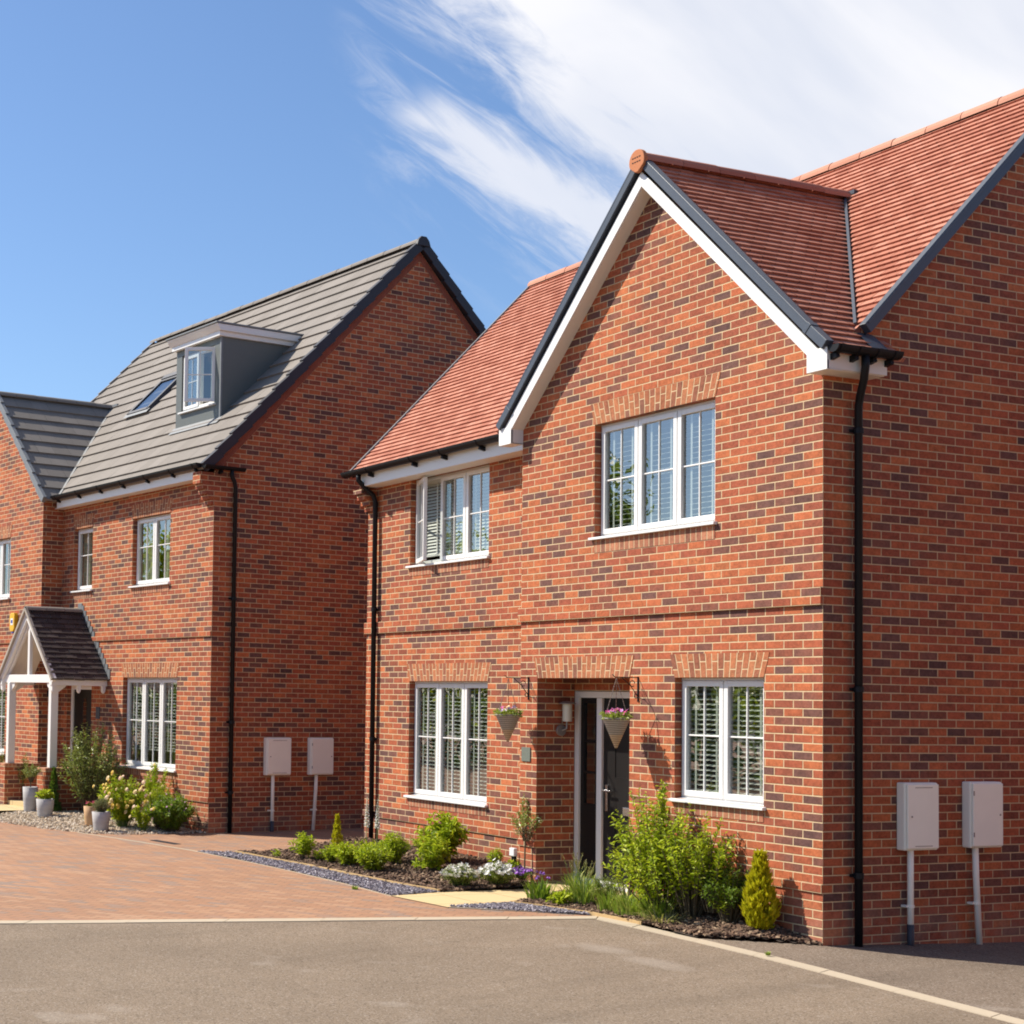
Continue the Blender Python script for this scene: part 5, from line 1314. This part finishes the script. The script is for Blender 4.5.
# ================================================================== SKY, SUN, CAMERA
to_sun = Vector((-.493, -.497, .715)).normalized()
sun = bpy.data.lights.new('sun', 'SUN'); sun.energy = SUN_E; sun.angle = R(.53); sun.color = (1.0, .925, .80)
so = bpy.data.objects.new('sun', sun); COL.objects.link(so); so.rotation_euler = (-to_sun).to_track_quat('-Z', 'Y').to_euler()
wd_ = bpy.data.worlds.new('World'); sc.world = wd_; wd_.use_nodes = True
n = NT(wd_.node_tree)
sky = n.new('ShaderNodeTexSky'); sky.sky_type = 'NISHITA'; sky.sun_disc = False
sky.sun_elevation = math.asin(to_sun.z); sky.sun_rotation = R(225); sky.air_density = 1.0; sky.dust_density = SKY_DUST; sky.ozone_density = 1.6; sky.altitude = 60
gen = n.new('ShaderNodeTexCoord').outputs['Generated']
def dot(v):
    d = n.new('ShaderNodeVectorMath'); d.operation = 'DOT_PRODUCT'; n.put(d.inputs[0], gen); d.inputs[1].default_value = v
    return V(n, d.outputs['Value'])
AX = [(.39172, .91988, .01938), (.03446, -.03571, .99877), (-.91944, .39057, .04568)]
cz = dot(AX[2]).max(.05)
X = dot(AX[0]) / cz * 15.81 + 1.76; Y = 6.23 - dot(AX[1]) / cz * 15.81      # a fixed north-east patch of sky, in units of about 3.6 degrees
s = X * .80 + Y * .60; t_ = Y * .80 - X * .60
N1 = n.noise(n.xyz(s * .35, t_ * 1.15, 1.0), 1.0, 9, .58, .55)
N2 = n.noise(n.xyz(s * .22, t_ * .5, 7.0), 1.0, 5, .5, .3)
N3 = n.noise(n.xyz(s * .55, t_ * 2.6, 4.0), 1.0, 10, .66, 1.1)
d1 = (X - 3.70) * .67 - (Y + .10) * .742
c1 = (d1 + (N1 - .5) * 2.0 + (N3 - .5) * 1.5).step(-.25, .75) * (.84 + .16 * N2.step(.35, .65))
s2 = (X - 4.0) * .856 + (Y - 1.12) * .517; t2 = (Y - 1.12) * .856 - (X - 4.0) * .517
hw = .30 + s2.max(0.0) * .11
lob = (1.0 - ((t2 + (N1 - .5) * .55 + .05).abs() / hw + (N3 - .5) * 2.1).step(.10, 1.2)) * (s2 + (N3 - .5) * .9).step(-.22, .35) * (1.0 - s2.step(2.6, 4.6)) * .82
wis = N3.step(.44, .78) * .46 * (d1 + 1.9).step(0.0, 1.5) * (X - 3.2).step(0.0, .8)
front = dot(AX[2]).step(.15, .4)
# loose thin cloud over the rest of the sky
g3 = n.sep(gen); el = g3[2].max(.06)
far = n.noise(n.xyz(g3[0] / el, g3[1] / el * 1.8, 2.0), .9, 8, .58, .6).step(.52, .80) * .55
mask = n.math('ADD', c1.max(lob).max(wis) * front, far * (1.0 - front), clamp=True)
col = n.mix(N2.step(.3, .75), CLOUD_A, CLOUD_B)
skyc = n.mix(1.0, sky.outputs[0], SKY_TINT, 'MULTIPLY')
bg = n.new('ShaderNodeBackground'); n.put(bg.inputs[0], n.mix(mask, skyc, col)); bg.inputs[1].default_value = SKY_E
n.out(bg.outputs[0], 'ShaderNodeOutputWorld')

cam = bpy.data.cameras.new('camera'); co = bpy.data.objects.new('camera', cam); COL.objects.link(co); sc.camera = co
r0, r1, r2 = (Vector(a) for a in AX)
mw = Matrix(((r0.x, r1.x, -r2.x, 10.3329), (r0.y, r1.y, -r2.y, -10.4358), (r0.z, r1.z, -r2.z, 1.7374), (0, 0, 0, 1)))
co.matrix_world = mw
cam.sensor_width = 36; cam.sensor_fit = 'HORIZONTAL'; cam.lens = 1580.6655 / 1024 * 36
cam.shift_x = (512 - 176.365) / 1024; cam.shift_y = (622.709 - 512) / 1024
cam.clip_start = .1; cam.clip_end = 2000
sc.view_settings.view_transform = 'Standard'; sc.view_settings.look = 'None'; sc.view_settings.gamma = 1.0; sc.view_settings.exposure = EXPO
sc.cycles.pixel_filter_type = 'BLACKMAN_HARRIS'; sc.cycles.filter_width = 1.9; sc.cycles.max_bounces = 8; sc.cycles.transparent_max_bounces = 16; sc.cycles.caustics_reflective = False; sc.cycles.caustics_refractive = False
